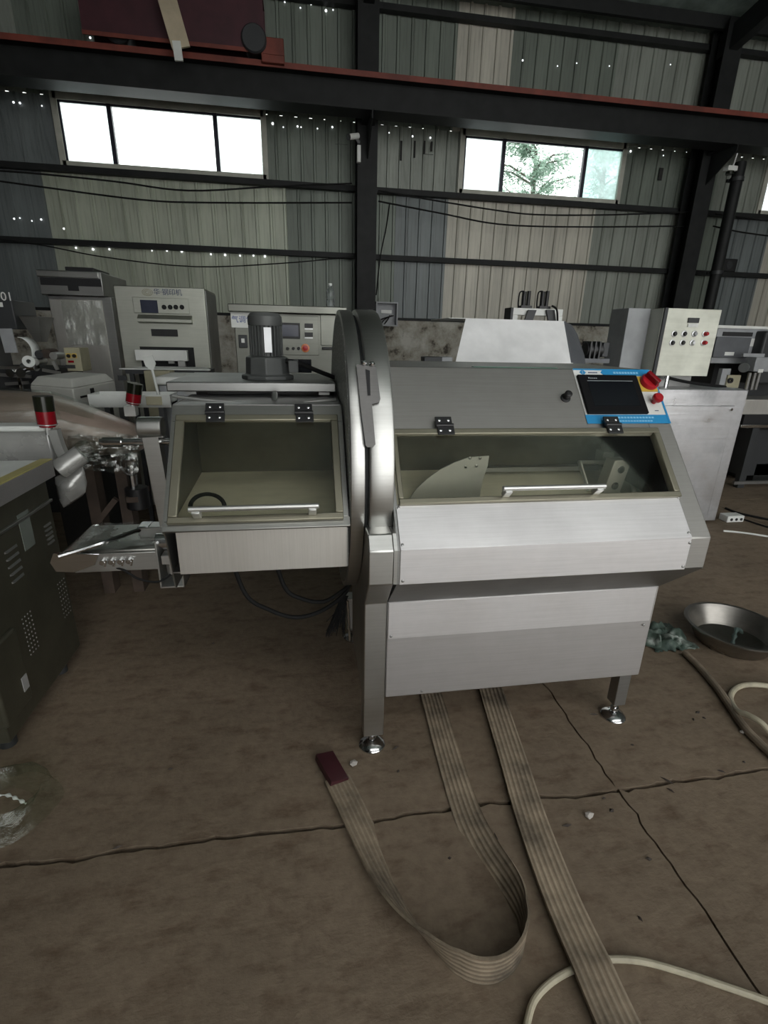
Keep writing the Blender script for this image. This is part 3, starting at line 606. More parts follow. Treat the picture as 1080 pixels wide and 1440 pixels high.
MB().obox(PZ(205,741,cz+0.03), (0.02,0,0), (0,0.03,0), (0,0,0.012)).build('guide_clamp', M['chrome'], cvr, bevel=0.003)
def filmfn(u, v):
    x = xl+0.05+(xr-xl-0.05)*u; y = yf+0.02+(yk-yf-0.03)*v
    return Vector((x, y, cz+0.007+0.005*noise.noise((x*14, y*14, 2.0))+0.003*noise.noise((x*40, y*40, 1))))
MB().grid(filmfn, 34, 22).build('wrapping_film', M['film_c'], cvr, normals=False)
bx0 = xr; by = yf
mb = MB(); mb.box(bx0, bx0+0.006, by-0.01, by+0.12, 0.655, 0.83).box(bx0+0.075, bx0+0.081, by-0.01, by+0.12, 0.655, 0.83).box(bx0, bx0+0.081, by-0.01, by+0.12, 0.655, 0.661); eb = mb.build('end_bracket', M['steel'], cvr, bevel=0.001)
MB().cyl((bx0-0.004, by+0.035, 0.815), (bx0+0.084, by+0.035, 0.815), 0.030, n=18).build('drive_roller', M['chrome'], cvr)
MB().box(bx0+0.012, bx0+0.07, by+0.0, by+0.05, 0.740, 0.775).cyl((bx0+0.04, by+0.02, 0.70), (bx0+0.04, by+0.02, 0.742), 0.018, n=12).build('bracket_clamp', M['alu'], cvr, bevel=0.003)
MB().box(bx0+0.081, LX, by+0.03, by+0.06, 0.795, 0.825).build('conveyor_mount', M['steel'], cvr)
MB().tube(spline([Vector((xr-0.20, yf+0.02, cz-0.06)), PY(170,800,yf), PY(195,814,yf-0.01), PY(222,818,yf-0.01), PY(240,808,yf)]), 0.004, 6).build('sensor_cable', M['rubber'], cvr)
# ---- cables that sag below the box, with the dark brush of cable ends
for pts in ([(322,800),(345,835),(380,858),(415,868),(450,860),(482,838),(492,820)], [(382,800),(400,825),(425,842),(455,846),(480,832),(492,822)]):
    P_ = [PY(x, y, 1.72) for x, y in pts]; P_[0].z = max(P_[0].z, 0.79); MB().tube(spline(P_), 0.0085, 8).build('drive_cable', M['rubber'], S)
bm_ = MB()
for k in range(60):
    t = PY(484+random.uniform(-4, 6), 838, 1.74); e = PY(470+random.uniform(-12, 16), 880+random.uniform(-6, 16), 1.74+random.uniform(-.04, .05))
    bm_.tube([t, (t+e)/2+Vector((random.uniform(-.01,.01), 0, 0.004)), e], 0.0016, 4)
o = bm_.build('brush_fringe', M['rubber'], S); o['kind'] = 'stuff'
MB().tube([PY(489,845,1.70), PY(492,900,1.70)], 0.005, 8).build('brush_rod', M['chrome'], S)
# green tape at the top edge
MB().box(0.64, 0.98, 1.872, 1.90, 1.404, 1.4065).build('green_tape', M['green'], S)

# ================================================================== THINGS AROUND THE SLICER
def prect(mb, x0, y0, x1, y1, Y, t, back=0.0):
    a, b, c, d = PY(x0, y0, Y), PY(x1, y0, Y), PY(x0, y1, Y), PY(x1, y1, Y)
    return mb.box((a.x+c.x)/2, (b.x+d.x)/2, Y-t, Y+back, (c.z+d.z)/2, (a.z+b.z)/2)
def part(name, mt, parent, x0, y0, x1, y1, Y, t, bevel=0.0, back=0.0): return prect(MB(), x0, y0, x1, y1, Y, t, back).build(name, M[mt], parent, bevel=bevel)
def button(parent, x, y, Y, r, mt, name='button', h=0.015):
    p = PY(x, y, Y); return MB().lathe([(r, 0), (r, h*0.7), (r*0.75, h), (0.0003, h)], p, (0,-1,0), 12).build(name, M[mt], parent)

# ---- grey film-covered cabinet
t = thing('tall_cabinet', 'tall grey steel cabinet half covered in clear film, black lid on top', 'cabinet', (-1.95, 5.5, 0))
MB().box(-2.23, -1.70, 5.22, 5.85, 0.0, 1.80).build('body', M['steel_dark'], t, bevel=0.006)
MB().box(-2.26, -1.74, 5.17, 5.85, 1.80, 2.0).build('header', M['steel_dark'], t, bevel=0.006)
part('black_band', 'black', t, 57, 391, 142, 402, 5.169, 0.004)
MB().box(-2.26, -1.76, 5.155, 5.172, 1.945, 1.995).build('header_lip', M['steel'], t, bevel=0.004)
MB().box(-2.08, -1.84, 5.3, 5.7, 2.0, 2.045).build('lid', M['black'], t, bevel=0.006)
MB().box(-2.22, -1.78, 5.205, 5.22, 0.1, 1.77).build('door', M['steel_v'], t, bevel=0.004)
part('badge', 'black', t, 96, 402, 111, 409, 5.168, 0.006)
def ff(u, v): x = -2.12+0.34*u; z = 1.38+0.38*v; return Vector((x, 5.195+0.008*noise.noise((x*9, z*9, 0)), z))
MB().grid(ff, 16, 18).build('film_cover', M['film_d'], t, normals=False)

# ---- stamping press
t = thing('tray_stamping_machine', 'pale steel stamping machine with small screen, four knobs and tray slot', 'machine', (-1.12, 4.9, 0))
x0, x1, Yf, zt = -1.475, -0.775, 4.60, 1.855
M['steel_pale'] = steel('pale warm stainless sheet', (0.52,0.53,0.47), 0.48, smear=0.08)
MB().box(x0, x1, Yf+0.004, 5.15, 0.0, zt).build('body', M['steel_pale'], t, bevel=0.008)
MB().box(x1, x1+0.006, Yf+0.02, 5.13, 0.05, zt-0.02).build('side_panel', M['steel_dark'], t, bevel=0.002)
cpn = part('control_plate', 'steel_pale', t, 188, 419, 266, 441, Yf, 0.012, 0.003)
part('display', 'screen_blue', cpn, 198, 422, 222, 440, Yf-0.012, 0.003)
for x in (231, 239.5, 247.5, 256): button(cpn, x, 432, Yf-0.012, 0.018, 'black_metal', 'knob')
MB().yz([(Yf, PY(228,443,Yf).z), (Yf-0.05, PY(228,449,Yf).z), (Yf-0.05, PY(228,453,Yf).z), (Yf, PY(228,455,Yf).z)], -1.31, -0.89).build('hood_lip', M['steel_pale'], t)
part('slot', 'black', t, 213, 463, 250, 473, Yf, 0.004)
part('tray_opening', 'black_metal', t, 199, 488, 274, 523, Yf, 0.005)
part('tray_die', 'white', t, 193, 492, 265, 507, Yf-0.02, 0.06, 0.004)
part('die_guide', 'steel', t, 252, 507, 262, 515, Yf-0.02, 0.04); part('die_guide', 'steel', t, 238, 507, 246, 511, Yf-0.02, 0.03)
part('shelf', 'steel', t, 190, 522, 278, 527, Yf, 0.14, 0.003)
for r in (0.026, 0.018, 0.010):
    p = PY(207, 411, Yf-0.001); MB().tube([p+Vector((math.cos(a)*r*1.5, 0, math.sin(a)*r)) for a in [k*math.pi/12 for k in range(24)]], 0.0022, 4, True).build('emblem', M['beige'], t)
p = PY(236, 411.5, Yf); writing('lettering', '华·钢印机', M['navy'], (p.x, Yf-0.001, p.z), (1,0,0), (0,0,1), 0.052, t)

# ---- gas packing machine
t = thing('gas_packing_machine', 'stainless packing machine with blue-lettered white sign and red ringed stop button', 'machine', (-0.06, 4.2, 0))
Yf = 3.90; xa, xb = PY(331, 480, Yf).x, PY(474, 480, Yf).x; zs = PY(405, 441, Yf).z
M['steel_oliv'] = steel('olive grey stainless sheet', (0.25,0.255,0.225), 0.45, smear=0.08)
MB().box(xa, xb, Yf, 4.5, 0.0, zs).build('body', M['steel_oliv'], t, bevel=0.005)
MB().box(PY(322,435,Yf).x, PY(487,435,Yf).x, Yf-0.06, 4.56, zs, PY(405,430,Yf).z).build('top_slab', M['steel_oliv'], t, bevel=0.006); ztop = PY(405,430,Yf).z
pl = part('control_plate', 'steel_oliv', t, 366, 444, 448, 499, Yf, 0.010, 0.002)
scn2 = part('display_frame', 'black', pl, 394, 454, 422, 476, Yf-0.010, 0.012, 0.002); part('display', 'screen_blue', scn2, 397, 457, 419.5, 473, Yf-0.022, 0.002)
for y in (455, 467.5):
    g = part('meter', 'black', pl, 428.5, y, 440, y+6, Yf-0.010, 0.008); part('meter_label', 'silver', g, 428.5, y+7, 440, y+8.3, Yf-0.010, 0.002)
for x in (396, 404.5, 412.5, 420): button(pl, x, 490, Yf-0.010, 0.011, 'black', 'knob')
p = PY(429.5, 489.5, Yf-0.010); g = MB().lathe([(0.030,0),(0.030,0.006),(0.020,0.008),(0.020,0)], p, (0,-1,0), 20, closed=True).build('stop_ring', M['orange'], pl)
MB().lathe([(0.018,0),(0.018,0.02),(0.0003,0.022)], p, (0,-1,0), 16).build('stop_button', M['red'], pl)
part('window', 'screen', t, 393, 505, 438, 524, Yf, 0.006, 0.004)
part('ledge', 'steel', t, 392, 526, 450, 529, Yf, 0.05)
sg = part('sign_board', 'white', t, 325, 438, 370, 461, Yf, 0.008); p = PY(349, 449, Yf)
p = PY(346, 450, Yf); writing('sign_lettering', '气调包装', paint('blue sign lettering', (0.02,0.06,0.28), 0.5), (p.x, Yf-0.009, p.z), (1,0,0), (0,0,1), 0.050, sg)
lk = part('lock', 'dark_m', t, 336, 471, 348, 489, Yf, 0.02, 0.004); part('lock_lever', 'white', lk, 339.5, 476, 344, 482, Yf-0.02, 0.006)
part('side_door', 'steel_oliv', t, 451, 443, 473, 486, Yf, 0.012, 0.002); part('door_handle', 'black', t, 453, 488, 472, 491.5, Yf, 0.03, 0.002)
# bottle on it
p = PY(465, 429, 3.95)
w = thing('water_bottle', 'clear plastic water bottle standing on the packing machine top', 'bottle', (p.x, 3.98, ztop))
MB().lathe([(0.003,0.001),(0.030,0.002),(0.032,0.010),(0.032,0.05),(0.029,0.056),(0.032,0.062),(0.032,0.10),(0.024,0.125),(0.012,0.140),(0.012,0.150)], (p.x, 3.98, ztop), n=20).build('bottle_body', M['bottle'], w)
MB().cyl((p.x, 3.98, ztop+0.150), (p.x, 3.98, ztop+0.165), 0.014, n=16).build('bottle_cap', M['white_p'], w)

# ---- hooded machine behind the slicer's top edge
t = thing('hooded_machine', 'machine with slanted white sheet hood rising behind the slicer panel', 'machine', (1.12, 2.95, 0))
Yb, Yt = 2.62, 2.80
b0, b1 = PY(641,508,Yb), PY(803,510,Yb); u0, u1 = PY(655,449,Yt), PY(793,450,Yt)
zb, zt_ = (b0.z+b1.z)/2, (u0.z+u1.z)/2
M['milk'] = paint('milky white scuffed sheet', (0.80,0.80,0.80), 0.38, 0.0, 0.08, 9)
mb = MB(); mb.add([(b0.x,Yb,zb),(b1.x,Yb,zb),(u1.x,Yt,zt_),(u0.x,Yt,zt_),(b0.x,Yb+0.004,zb-0.003),(b1.x,Yb+0.004,zb-0.003),(u1.x,Yt+0.004,zt_-0.003),(u0.x,Yt+0.004,zt_-0.003)],
    [(0,1,2,3),(4,7,6,5),(0,4,5,1),(1,5,6,2),(2,6,7,3),(3,7,4,0)]); mb.build('hood', M['milk'], t, smooth=0)
MB().box(b0.x, b1.x+0.01, Yb-0.004, Yb+0.004, zb-0.035, zb).build('hood_strip', M['milk'], t)
sh = PY(818,515,2.62).x
hs = [Vector((u1.x+0.002,Yt+0.01,zt_+0.004)), Vector((b1.x+0.004,Yb+0.012,zb)), Vector((b1.x+0.004,Yb+0.012,zb-0.04)), PY(824,517,2.80), PY(822,500,2.84), PY(812,470,2.95), PY(804,457,2.98)]
MB().ext(hs, (0.0,0.006,0)).build('hood_side', M['grey_m'], t, smooth=0)
MB().box(b0.x, u1.x+0.004, Yt, 3.2, zt_-0.003, zt_).build('hood_top', M['milk'], t)
MB().box(b0.x-0.05, b1.x+0.03, Yb+0.005, 3.3, 0.25, zb-0.035).build('body', M['steel_dark'], t, bevel=0.006)
for X in (b0.x, b1.x-0.05):
    for Y in (2.66, 3.22): MB().box(X, X+0.05, Y, Y+0.05, 0, 0.25).build('leg', M['steel_dark'], t)
for X, wd_ in ((b0.x-0.13, 0.05), (b0.x-0.06, 0.03)):
    MB().box(X-wd_, X+wd_, 2.58, 2.66, zb-0.03, zb+0.02).build('chain_end', M['grey_l'] if wd_ < .04 else M['dark_m'], t, bevel=0.004)
MB().box(b0.x-0.20, b0.x-0.01, 2.60, 2.64, zb-0.06, zb-0.03).build('chain_bracket', M['steel'], t)
q = PY(832, 492, 2.98)
dm = MB().cyl((q.x-0.05,2.98,q.z), (q.x+0.06,2.98,q.z), 0.045, n=16).build('drive_motor', M['black'], t, bevel=0.005)
MB().box(q.x+0.05, q.x+0.09, 2.94, 3.02, q.z-0.04, q.z+0.045).build('motor_end', M['dark_m'], dm, bevel=0.004)
for k in range(3): MB().box(q.x-0.04+0.03*k, q.x-0.03+0.03*k, 2.93, 3.03, q.z-0.05, q.z+0.05).build('motor_rib', M['dark_m'], dm)
MB().box(b1.x, q.x+0.10, 2.93, 3.05, q.z-0.075, q.z-0.05).build('motor_shelf', M['grey_m'], t)
# ---- twin-cylinder press further back
t = thing('pneumatic_press', 'white press frame with two upright black air cylinders behind the hood', 'press', (1.95, 4.3, 0))
za, zc = PY(755,450,4.2).z-0.15, PY(755,434,4.2).z
fx0, fx1 = PY(719,440,4.2).x, PY(790,440,4.2).x
MB().box(fx0, fx1, 4.18, 4.24, zc-0.055, zc).build('cross_beam', M['white'], t, bevel=0.004)
MB().box(fx0, fx0+0.05, 4.18, 4.24, 0.9, zc-0.055).build('upright', M['white'], t); MB().box(fx1-0.10, fx1, 4.18, 4.24, 0.9, zc-0.055).build('upright', M['white'], t)
MB().box(fx0-0.02, fx0, 4.16, 4.3, zc-0.15, zc).build('end_plate', M['dark_m'], t)
MB().box(fx0-0.1, fx1+0.1, 4.1, 4.6, 0.0, 0.9).build('base', M['steel_dark'], t, bevel=0.008)
for xx in (741, 767):
    X = PY(xx, 420, 4.2).x; zz = PY(xx, 410, 4.2).z
    c_ = MB().cyl((X-0.022, 4.21, zc), (X-0.022, 4.21, zz), 0.019, n=12).build('air_cylinder', M['black'], t); MB().cyl((X+0.018, 4.21, zc), (X+0.018, 4.21, zz+0.005), 0.016, n=12).build('air_cylinder', M['black'], t)
    MB().box(X-0.05, X+0.045, 4.18, 4.24, zc, zc+0.02).build('cylinder_foot', M['black'], t)
    MB().tube(spline([(X-0.03,4.2,zz), (X-0.07,4.19,zz-0.01), (X-0.08,4.18,zz-0.08), (X-0.075,4.18,zc)]), 0.006, 6).build('air_hose', M['rubber'], t)
MB().tube(spline([PY(776,430,4.15), PY(783,436,4.12), PY(784,455,4.12)]), 0.008, 6).build('air_hose', M['rubber'], t)
for xx in (745, 775): MB().obox(PY(xx, 445, 4.16), (0.035,0,0), (0,0.01,0), (0.015 if xx<760 else -0.015,0,0.05)).build('gusset', M['dark_m'], t)

# ---- stainless machine with control box on the right
t = thing('stainless_cabinet_machine', 'scuffed stainless cabinet machine carrying a push-button control box', 'machine', (3.0, 3.95, 0))
Yf = 3.65; zt = PY(1055,548,Yf).z; xr_ = 3.615
M['steel_swirl'] = steel('swirl-scuffed stainless sheet', (0.82,0.82,0.84), 0.36, (3,12,40), smear=0.24, bump=0.2, dirt=0.5)
MB().box(2.40, xr_, Yf, 4.35, 0.02, zt).build('body', M['steel_swirl'], t, bevel=0.008)
MB().box(2.40, xr_-0.10, Yf-0.008, Yf, 0.08, zt-0.13).build('front_panel', M['steel_swirl'], t, bevel=0.006)
mb = MB(); MB().cyl((xr_-0.13, Yf-0.008, zt-0.16), (xr_-0.13, Yf-0.016, zt-0.16), 0.012, n=10).build('panel_bolt', M['chrome'], t)
yk = 3.80; zc0, zc1 = PY(955,528,yk).z, PY(975,434,yk).z; cx0, cx1 = PY(926,480,yk).x, PY(1004,480,yk).x
cb = MB().box(cx0, cx1, yk+0.012, yk+0.28, zc0, zc1).build('control_box', M['steel_pale'], t, bevel=0.006)
M['steel_door'] = steel('smeared pale green-grey sheet', (0.74,0.75,0.66), 0.5, (3,12,40), smear=0.12, bump=0.08, dirt=0.25, metal=0.7)
MB().box(cx0+0.03, cx1+0.004, yk-0.006, yk+0.008, zc0-0.004, zc1-0.002).build('control_door', M['steel_door'], cb, bevel=0.003)
MB().box(cx0+0.004, cx0+0.03, yk-0.004, yk+0.012, zc0, zc1).build('door_seal', M['dark_m'], cb)
part('meter', 'dark_m', cb, 967, 447, 982, 454, yk-0.006, 0.012); part('meter_label', 'white', cb, 967, 455, 981, 460, yk-0.006, 0.006)
for row, ys in ((0, 469.5), (1, 482)):
    for k in range(4):
        col = ('black','black','grey_l','red') if row == 0 else ('black','black','silver','red')
        x = (948, 962, 976.5, 991)[k] if row == 0 else (945, 959.5, 973.5, 989)[k]
        p = PY(x, ys, yk-0.007); MB().lathe([(0.024,0),(0.024,0.005),(0.017,0.007),(0.017,0)], p, (0,-1,0), 14, closed=True).build('button_bezel', M['silver'], cb)
        button(cb, x, ys, yk-0.007, 0.016, col[k], h=0.022 if k < 3 else 0.035)
MB().box(cx0-0.20, cx0, yk+0.16, yk+0.40, zc0-0.02, zc1).build('open_box_door', M['grey_l'], cb, bevel=0.004)
MB().box(cx0+0.05, cx1-0.05, yk+0.10, yk+0.18, zt, zc0).build('box_stand', M['steel_dark'], t)
MB().tube(spline([PY(935,530,3.85), PY(960,536,3.8), PY(985,540,3.8), PY(1020,544,3.85)]), 0.012, 8).build('box_cable', M['rubber'], t)
MB().cyl((cx0+0.16, yk+0.02, zt), (cx0+0.16, yk+0.02, zc0), 0.018, n=10).build('cable_gland', M['chrome'], t)

# ---- grey machine at the right edge
t = thing('grey_filling_machine', 'slate grey machine with flap cover over a dark open base', 'machine', (5.1, 5.2, 0))
Yf = 4.75
part('head', 'grey_l', t, 1004, 462, 1125, 512, Yf+0.05, 0.0, 0.006, 0.5); part('head_trim', 'white', t, 1006, 459, 1125, 463, Yf+0.05, 0.02, 0.002, 0.4)
part('recess', 'black', t, 1016, 467, 1058, 473, Yf+0.05, 0.006); fl_ = part('flap', 'grey_m', t, 1003, 474, 1052, 503, Yf+0.04, 0.02, 0.006)
part('sticker', 'white', fl_, 1019, 495, 1032, 500, Yf+0.02, 0.002); part('sticker', 'white', t, 1055, 476, 1061, 487, Yf+0.05, 0.003)
part('side_hood', 'dark_m', t, 1066, 466, 1140, 540, Yf-0.05, 0.02, 0.02, 0.2)
part('column', 'dark_m', t, 1000, 505, 1125, 565, Yf+0.3, 0.0, 0.0, 0.3)
MB().cyl(PY(1046,517,Yf), PY(1046,517,Yf-0.14), 0.05, n=16).build('motor', M['motor'], t, bevel=0.006); part('gearbox', 'grey_l', t, 1050, 502, 1078, 522, Yf-0.1, 0.1, 0.006)
part('gearbox_label', 'white', t, 1066, 519, 1073, 524, Yf-0.2, 0.003); part('crossbar', 'grey_l', t, 1042, 497, 1072, 502, Yf-0.1, 0.03, 0.004)
part('bracket', 'grey_l', t, 1008, 518, 1020, 545, Yf, 0.05, 0.003); br = part('bearing_block', 'beige', t, 1018, 527, 1036, 545, Yf-0.03, 0.04, 0.003)
p = PY(1026, 535, Yf-0.07); MB().lathe([(0.028,0),(0.028,0.02),(0.012,0.02),(0.012,0)], p, (0,-1,0), 14, closed=True).build('bearing', M['black'], br)
for x in (1049, 1056, 1062): part('hanging_bar', 'steel', t, x, 524, x+3, 548, Yf-0.1, 0.02)
part('table', 'steel_v', t, 1046, 562, 1140, 583, Yf-0.1, 0.0, 0.006, 0.7)
part('table_rail', 'black', t, 1046, 583, 1140, 597, Yf-0.08, 0.0, 0.0, 0.6); part('chrome_bar', 'chrome', t, 1040, 597, 1140, 601, Yf-0.12, 0.02, 0.002)
for x in (1046, 1130): part('leg', 'dark_m', t, x, 600, x+9, 700, Yf-0.1, 0.0, 0.0, 0.06)
part('base_box', 'dark_m', t, 1052, 604, 1130, 668, Yf+0.1, 0, 0.004, 0.5); part('foot_rail', 'steel_dark', t, 1030, 675, 1140, 679, Yf-0.1, 0.03)
for k in range(2):
    zz = 0.0
mb = MB(); q = PY(1046, 640, Yf+0.3)
MB().box(q.x, q.x+1.3, Yf+0.1, Yf+0.6, 0.0, 0.22).build('plinth', M['black_metal'], t)

# ---- left foreground cabinet
t = thing('louvred_cabinet', 'dark steel cabinet with louvres and yellow-edged worktop, near wrapped conveyor', 'cabinet', (-1.5, 1.9, 0))
FX = -1.10; Y0, Y1, ZT = 1.62, 2.24, 0.915
M['cab'] = steel('dark olive stainless sheet', (0.16,0.155,0.115), 0.45, smear=0.08, dirt=0.3, metal=0.8)
body = MB().box(-1.85, FX, Y0, Y1, 0.07, ZT).build('body', M['cab'], t, bevel=0.006)
MB().box(-1.88, FX+0.045, Y0, Y1-0.02, ZT, ZT+0.075).build('worktop', M['white_p'], t, bevel=0.006)
M['tape'] = paint('yellowed packing edge', (0.42,0.37,0.14), 0.45)
MB().box(FX+0.005, FX+0.049, Y0, Y1-0.016, ZT+0.0745, ZT+0.079).build('yellow_edge', M['tape'], t)
MB().box(FX+0.045, FX+0.049, Y0, Y1-0.016, ZT+0.005, ZT+0.0745).build('worktop_fascia', M['steel_low'], t)
a, b = PX(0, 748, FX), PX(70, 703, FX); zr = (a.z+b.z)/2
MB().box(FX, FX+0.012, a.y-0.3, b.y, zr-0.006, zr+0.006).build('pull_rail', M['steel'], t, bevel=0.002)
M['plate_g'] = paint('grey-green name plate', (0.16,0.18,0.16), 0.4)
a, b = PX(25, 732, FX), PX(45, 745, FX); MB().box(FX, FX+0.002, a.y, b.y, min(a.z,b.z)-0.06, max(a.z,b.z)+0.02).build('name_plate', M['plate_g'], t)
def louvre(c, w=0.075):
    return MB().add([(FX,c.y-w/2,c.z-0.003),(FX,c.y+w/2,c.z-0.003),(FX,c.y+w/2,c.z+0.004),(FX,c.y-w/2,c.z+0.004),(FX+0.007,c.y-w/2+0.008,c.z-0.003),(FX+0.007,c.y+w/2-0.008,c.z-0.003)],
        [(0,1,5,4),(4,5,2,3),(0,4,3),(1,2,5),(0,3,2,1)]).build('louvre', M['steel_dark'], body, smooth=0)
for (xa, ya), (xb, yb), n, w in (((15,772),(25,813),5,0.085), ((66,738),(72,762),5,0.06)):
    a, b = PX(xa, ya, FX), PX(xb, yb, FX)
    for k in range(n): louvre(Vector((FX, (a.y+b.y)/2, a.z+(b.z-a.z)*k/(n-1))), w)
pf = MB()
for xa, ya, xb, yb in ((40,862,46,918), (88,815,93,866)):
    a, b = PX(xa, ya, FX), PX(xb, yb, FX); yc = (a.y+b.y)/2
    for i in range(4):
        for j in range(9): pf.lathe([(0.004,0),(0.003,0.0015),(0.0003,0.002)], (FX, yc+(i-1.5)*0.02, a.z+(b.z-a.z)*j/8), (1,0,0), 6)
o = pf.build('vent_dimple', M['steel_dark'], body); o['kind'] = 'stuff'
MB().box(-1.84, FX+0.015, Y0-0.010, 1.79, 0.14, 0.46).build('lower_drawer', M['cab'], t, bevel=0.012)
MB().box(FX+0.015, FX+0.018, 1.74, 1.775, 0.20, 0.26).build('tag', M['silver'], t)
for Y in (Y0+0.08, Y1-0.1):
    for X in (-1.78, FX-0.06): MB().cyl((X, Y, 0.0), (X, Y, 0.07), 0.03, n=12).build('foot', M['dark_m'], t)
p = PZ(38, 985, 0.0); MB().obox((p.x-0.03, p.y+0.06, 0.055), (0.028,0,0), (0,0.03,0), (0,0,0.052)).build('foot_bracket', paint('blue plastic', (0.01,0.03,0.10), 0.4), t, bevel=0.01)

# ---- wrapped machine behind the left cabinet: panel, arm, pipe, bag, signal lamp
M['wrap_white'] = steel('white panel under crinkled film', (0.52,0.52,0.50), 0.25, (2,30,30), bump=0.5, metal=0.35, dirt=0.4)
def signal_lamp(parent, top, low, r, tilt=(0,0,0)):
    top, low = Vector(top), Vector(low); d = top-low; L = d.length; d.normalize()
    b_ = MB().cyl(low, low+d*L*0.10, r*0.85, n=18).build('lamp_base', M['red_lens'], parent)
    MB().cyl(low+d*L*0.10, low+d*L*0.52, r, n=20).build('red_lens', M['red_lens'], b_); MB().cyl(low+d*L*0.52, top, r*1.02, n=20).build('dark_lens', M['dark_lens'], b_)
    MB().cyl(low-d*0.035, low, r*0.35, n=10).build('lamp_stem', M['alu'], b_)
    MB().cyl(low+d*L*0.07, low+d*L*0.095, r*1.04, n=18).build('lamp_ring', M['silver'], b_)
t = thing('wrapped_sealing_machine', 'film-wrapped white machine with arm and pipe, signal lamp by yellow-edged worktop', 'machine', (-1.3, 2.5, 0))
Yp = 2.42
part('panel', 'wrap_white', t, -60, 603, 72, 650, Yp, 0.0, 0.01, 0.06); part('top_rail', 'white_p', t, -60, 598, 66, 606, Yp-0.01, 0.03, 0.008, 0.08)
a, b, c = PY(76,604,Yp-0.03), PY(84,628,Yp-0.03), PY(93,648,Yp-0.03); MB().tube(spline([a,b,c],5), 0.026, 4).build('arm', M['alu'], t)
a, b = PY(82,661,Yp-0.06), PY(116,638,Yp-0.02); MB().cyl(a, b, 0.044, n=20).build('pipe', M['wrap_white'], t, bevel=0.004); MB().lathe([(0.05,0),(0.052,0.03),(0.04,0.05),(0.0003,0.05)], b, (b-a), 20).build('pipe_cap', M['film_t'], t)
a = [PY(x, y, Yp+0.02) for x, y in ((80,672),(118,655),(121,690),(90,712))]
def bagf(u, v):
    p = (a[0]*(1-u)+a[1]*u)*(1-v)+(a[3]*(1-u)+a[2]*u)*v; return p+Vector((0, -0.05*math.sin(math.pi*u)*math.sin(math.pi*v)+0.012*noise.noise(p*22), 0))
o = MB().grid(bagf, 14, 14).build('wrapped_bag', M['wrap_white'], t); sm = o.modifiers.new('thick', 'SOLIDIFY'); sm.thickness = 0.012
signal_lamp(t, PY(60,557,Yp-0.02), PY(67,600,Yp-0.02), 0.038)
MB().box(-2.2, -1.45, Yp+0.01, Yp+0.22, 0.05, PY(30,650,Yp).z).build('base', M['dark_m'], t, bevel=0.01)
for X in (-2.1, -1.55): MB().box(X, X+0.05, Yp+0.03, Yp+0.2, 0, 0.05).build('foot', M['dark_m'], t)

# ---- long film-wrapped horn with brown load
t = thing('wrapped_tapered_conveyor', 'long tapered machine wrapped in clear film over brownish cladding, signal lamp behind', 'conveyor', (-1.4, 2.95, 0))
M['brown_clad'] = steel('brown cladding under film', (0.40,0.31,0.26), 0.30, (2,25,25), bump=0.8, metal=0.1, dirt=0.4)
Yh = 2.95; secs = [(-90,546,648),(0,549,645),(60,553,643),(110,569,640),(155,585,638),(185,596,636),(197,606,632)]
mb = MB(); rings = []
for x, ya, yb in secs:
    A_, B_ = PY(x, ya, Yh), PY(x, yb, Yh); cz_ = (A_.z+B_.z)/2; hz = (A_.z-B_.z)/2; rings.append((A_.x, cz_, hz))
n = 24; vs = []
for X, cz_, hz in rings:
    for k in range(n):
        q = 2*math.pi*k/n; cc, ss = math.cos(q), math.sin(q); f_ = 1+0.05*noise.noise((X*5, cc*3, ss*3))
        vs.append((X, Yh+0.22*min(1, hz/0.16)*cc*f_, cz_+hz*math.copysign(abs(ss)**0.7, ss)*f_))
fs = [(i*n+k, i*n+(k+1) % n, (i+1)*n+(k+1) % n, (i+1)*n+k) for i in range(len(rings)-1) for k in range(n)]+[tuple(range(n)), tuple(range((len(rings)-1)*n, len(rings)*n))]
hn = mb.add(vs, fs).build('tapered_body', M['brown_clad'], t, smooth=60)
c0_ = Vector((rings[2][0], Yh, 0))
vs2 = [Vector((v[0]+0.004, Yh+(v[1]-Yh)*1.06, v[2]+0.012*(1 if v[2] > 1.1 else -1))) for v in vs]
o = MB().add(vs2, fs[:-2]).build('wrapping_film', M['film_t'], t, smooth=60)
def web(u, v):
    p = PY(95+100*u, 612+46*v+10*u*v, 2.70); return p+Vector((0, 0.04*noise.noise((u*7, v*7, 1)), 0.01*noise.noise((u*9, v*9, 4))))
MB().grid(web, 18, 14).build('hanging_film', M['film'], t, normals=False)
for x in (125, 170): 
    q = PY(x, 640, Yh); MB().box(q.x-0.03, q.x+0.03, Yh-0.05, Yh+0.05, 0, q.z+0.01).build('leg', M['brown_m'], t)
q0, q1 = PY(165,700,2.9), PY(130,745,2.9); MB().bar((q0.x,2.88,q0.z), (q1.x,2.88,q1.z), 0.03, 0.03).build('brace', M['brown_m'], t)
q = PY(182, 654, 2.78); MB().tube([q+Vector((0.042*math.cos(k*math.pi/12), 0, 0.055*math.sin(k*math.pi/12))) for k in range(24)], 0.006, 6, True).build('gauge_ring', M['chrome'], t)
MB().cyl((q.x,2.80,q.z-0.02), (q.x,2.80,q.z+0.02), 0.03, n=14).cyl((q.x,2.80,q.z-0.13), (q.x,2.80,q.z-0.02), 0.02, n=10).build('valve', M['chrome'], t)
MB().cyl((q.x+0.01,2.80,q.z-0.25), (q.x+0.01,2.80,q.z-0.13), 0.06, n=16).build('valve_motor', M['black'], t, bevel=0.006)
MB().box(q.x-0.03, q.x+0.03, 2.74, 2.96, q.z-0.20, q.z-0.17).build('valve_bracket', M['brown_m'], t)
sl_ = PY(190,539,3.05), PY(187,568,3.05); signal_lamp(t, sl_[0], sl_[1], 0.040)
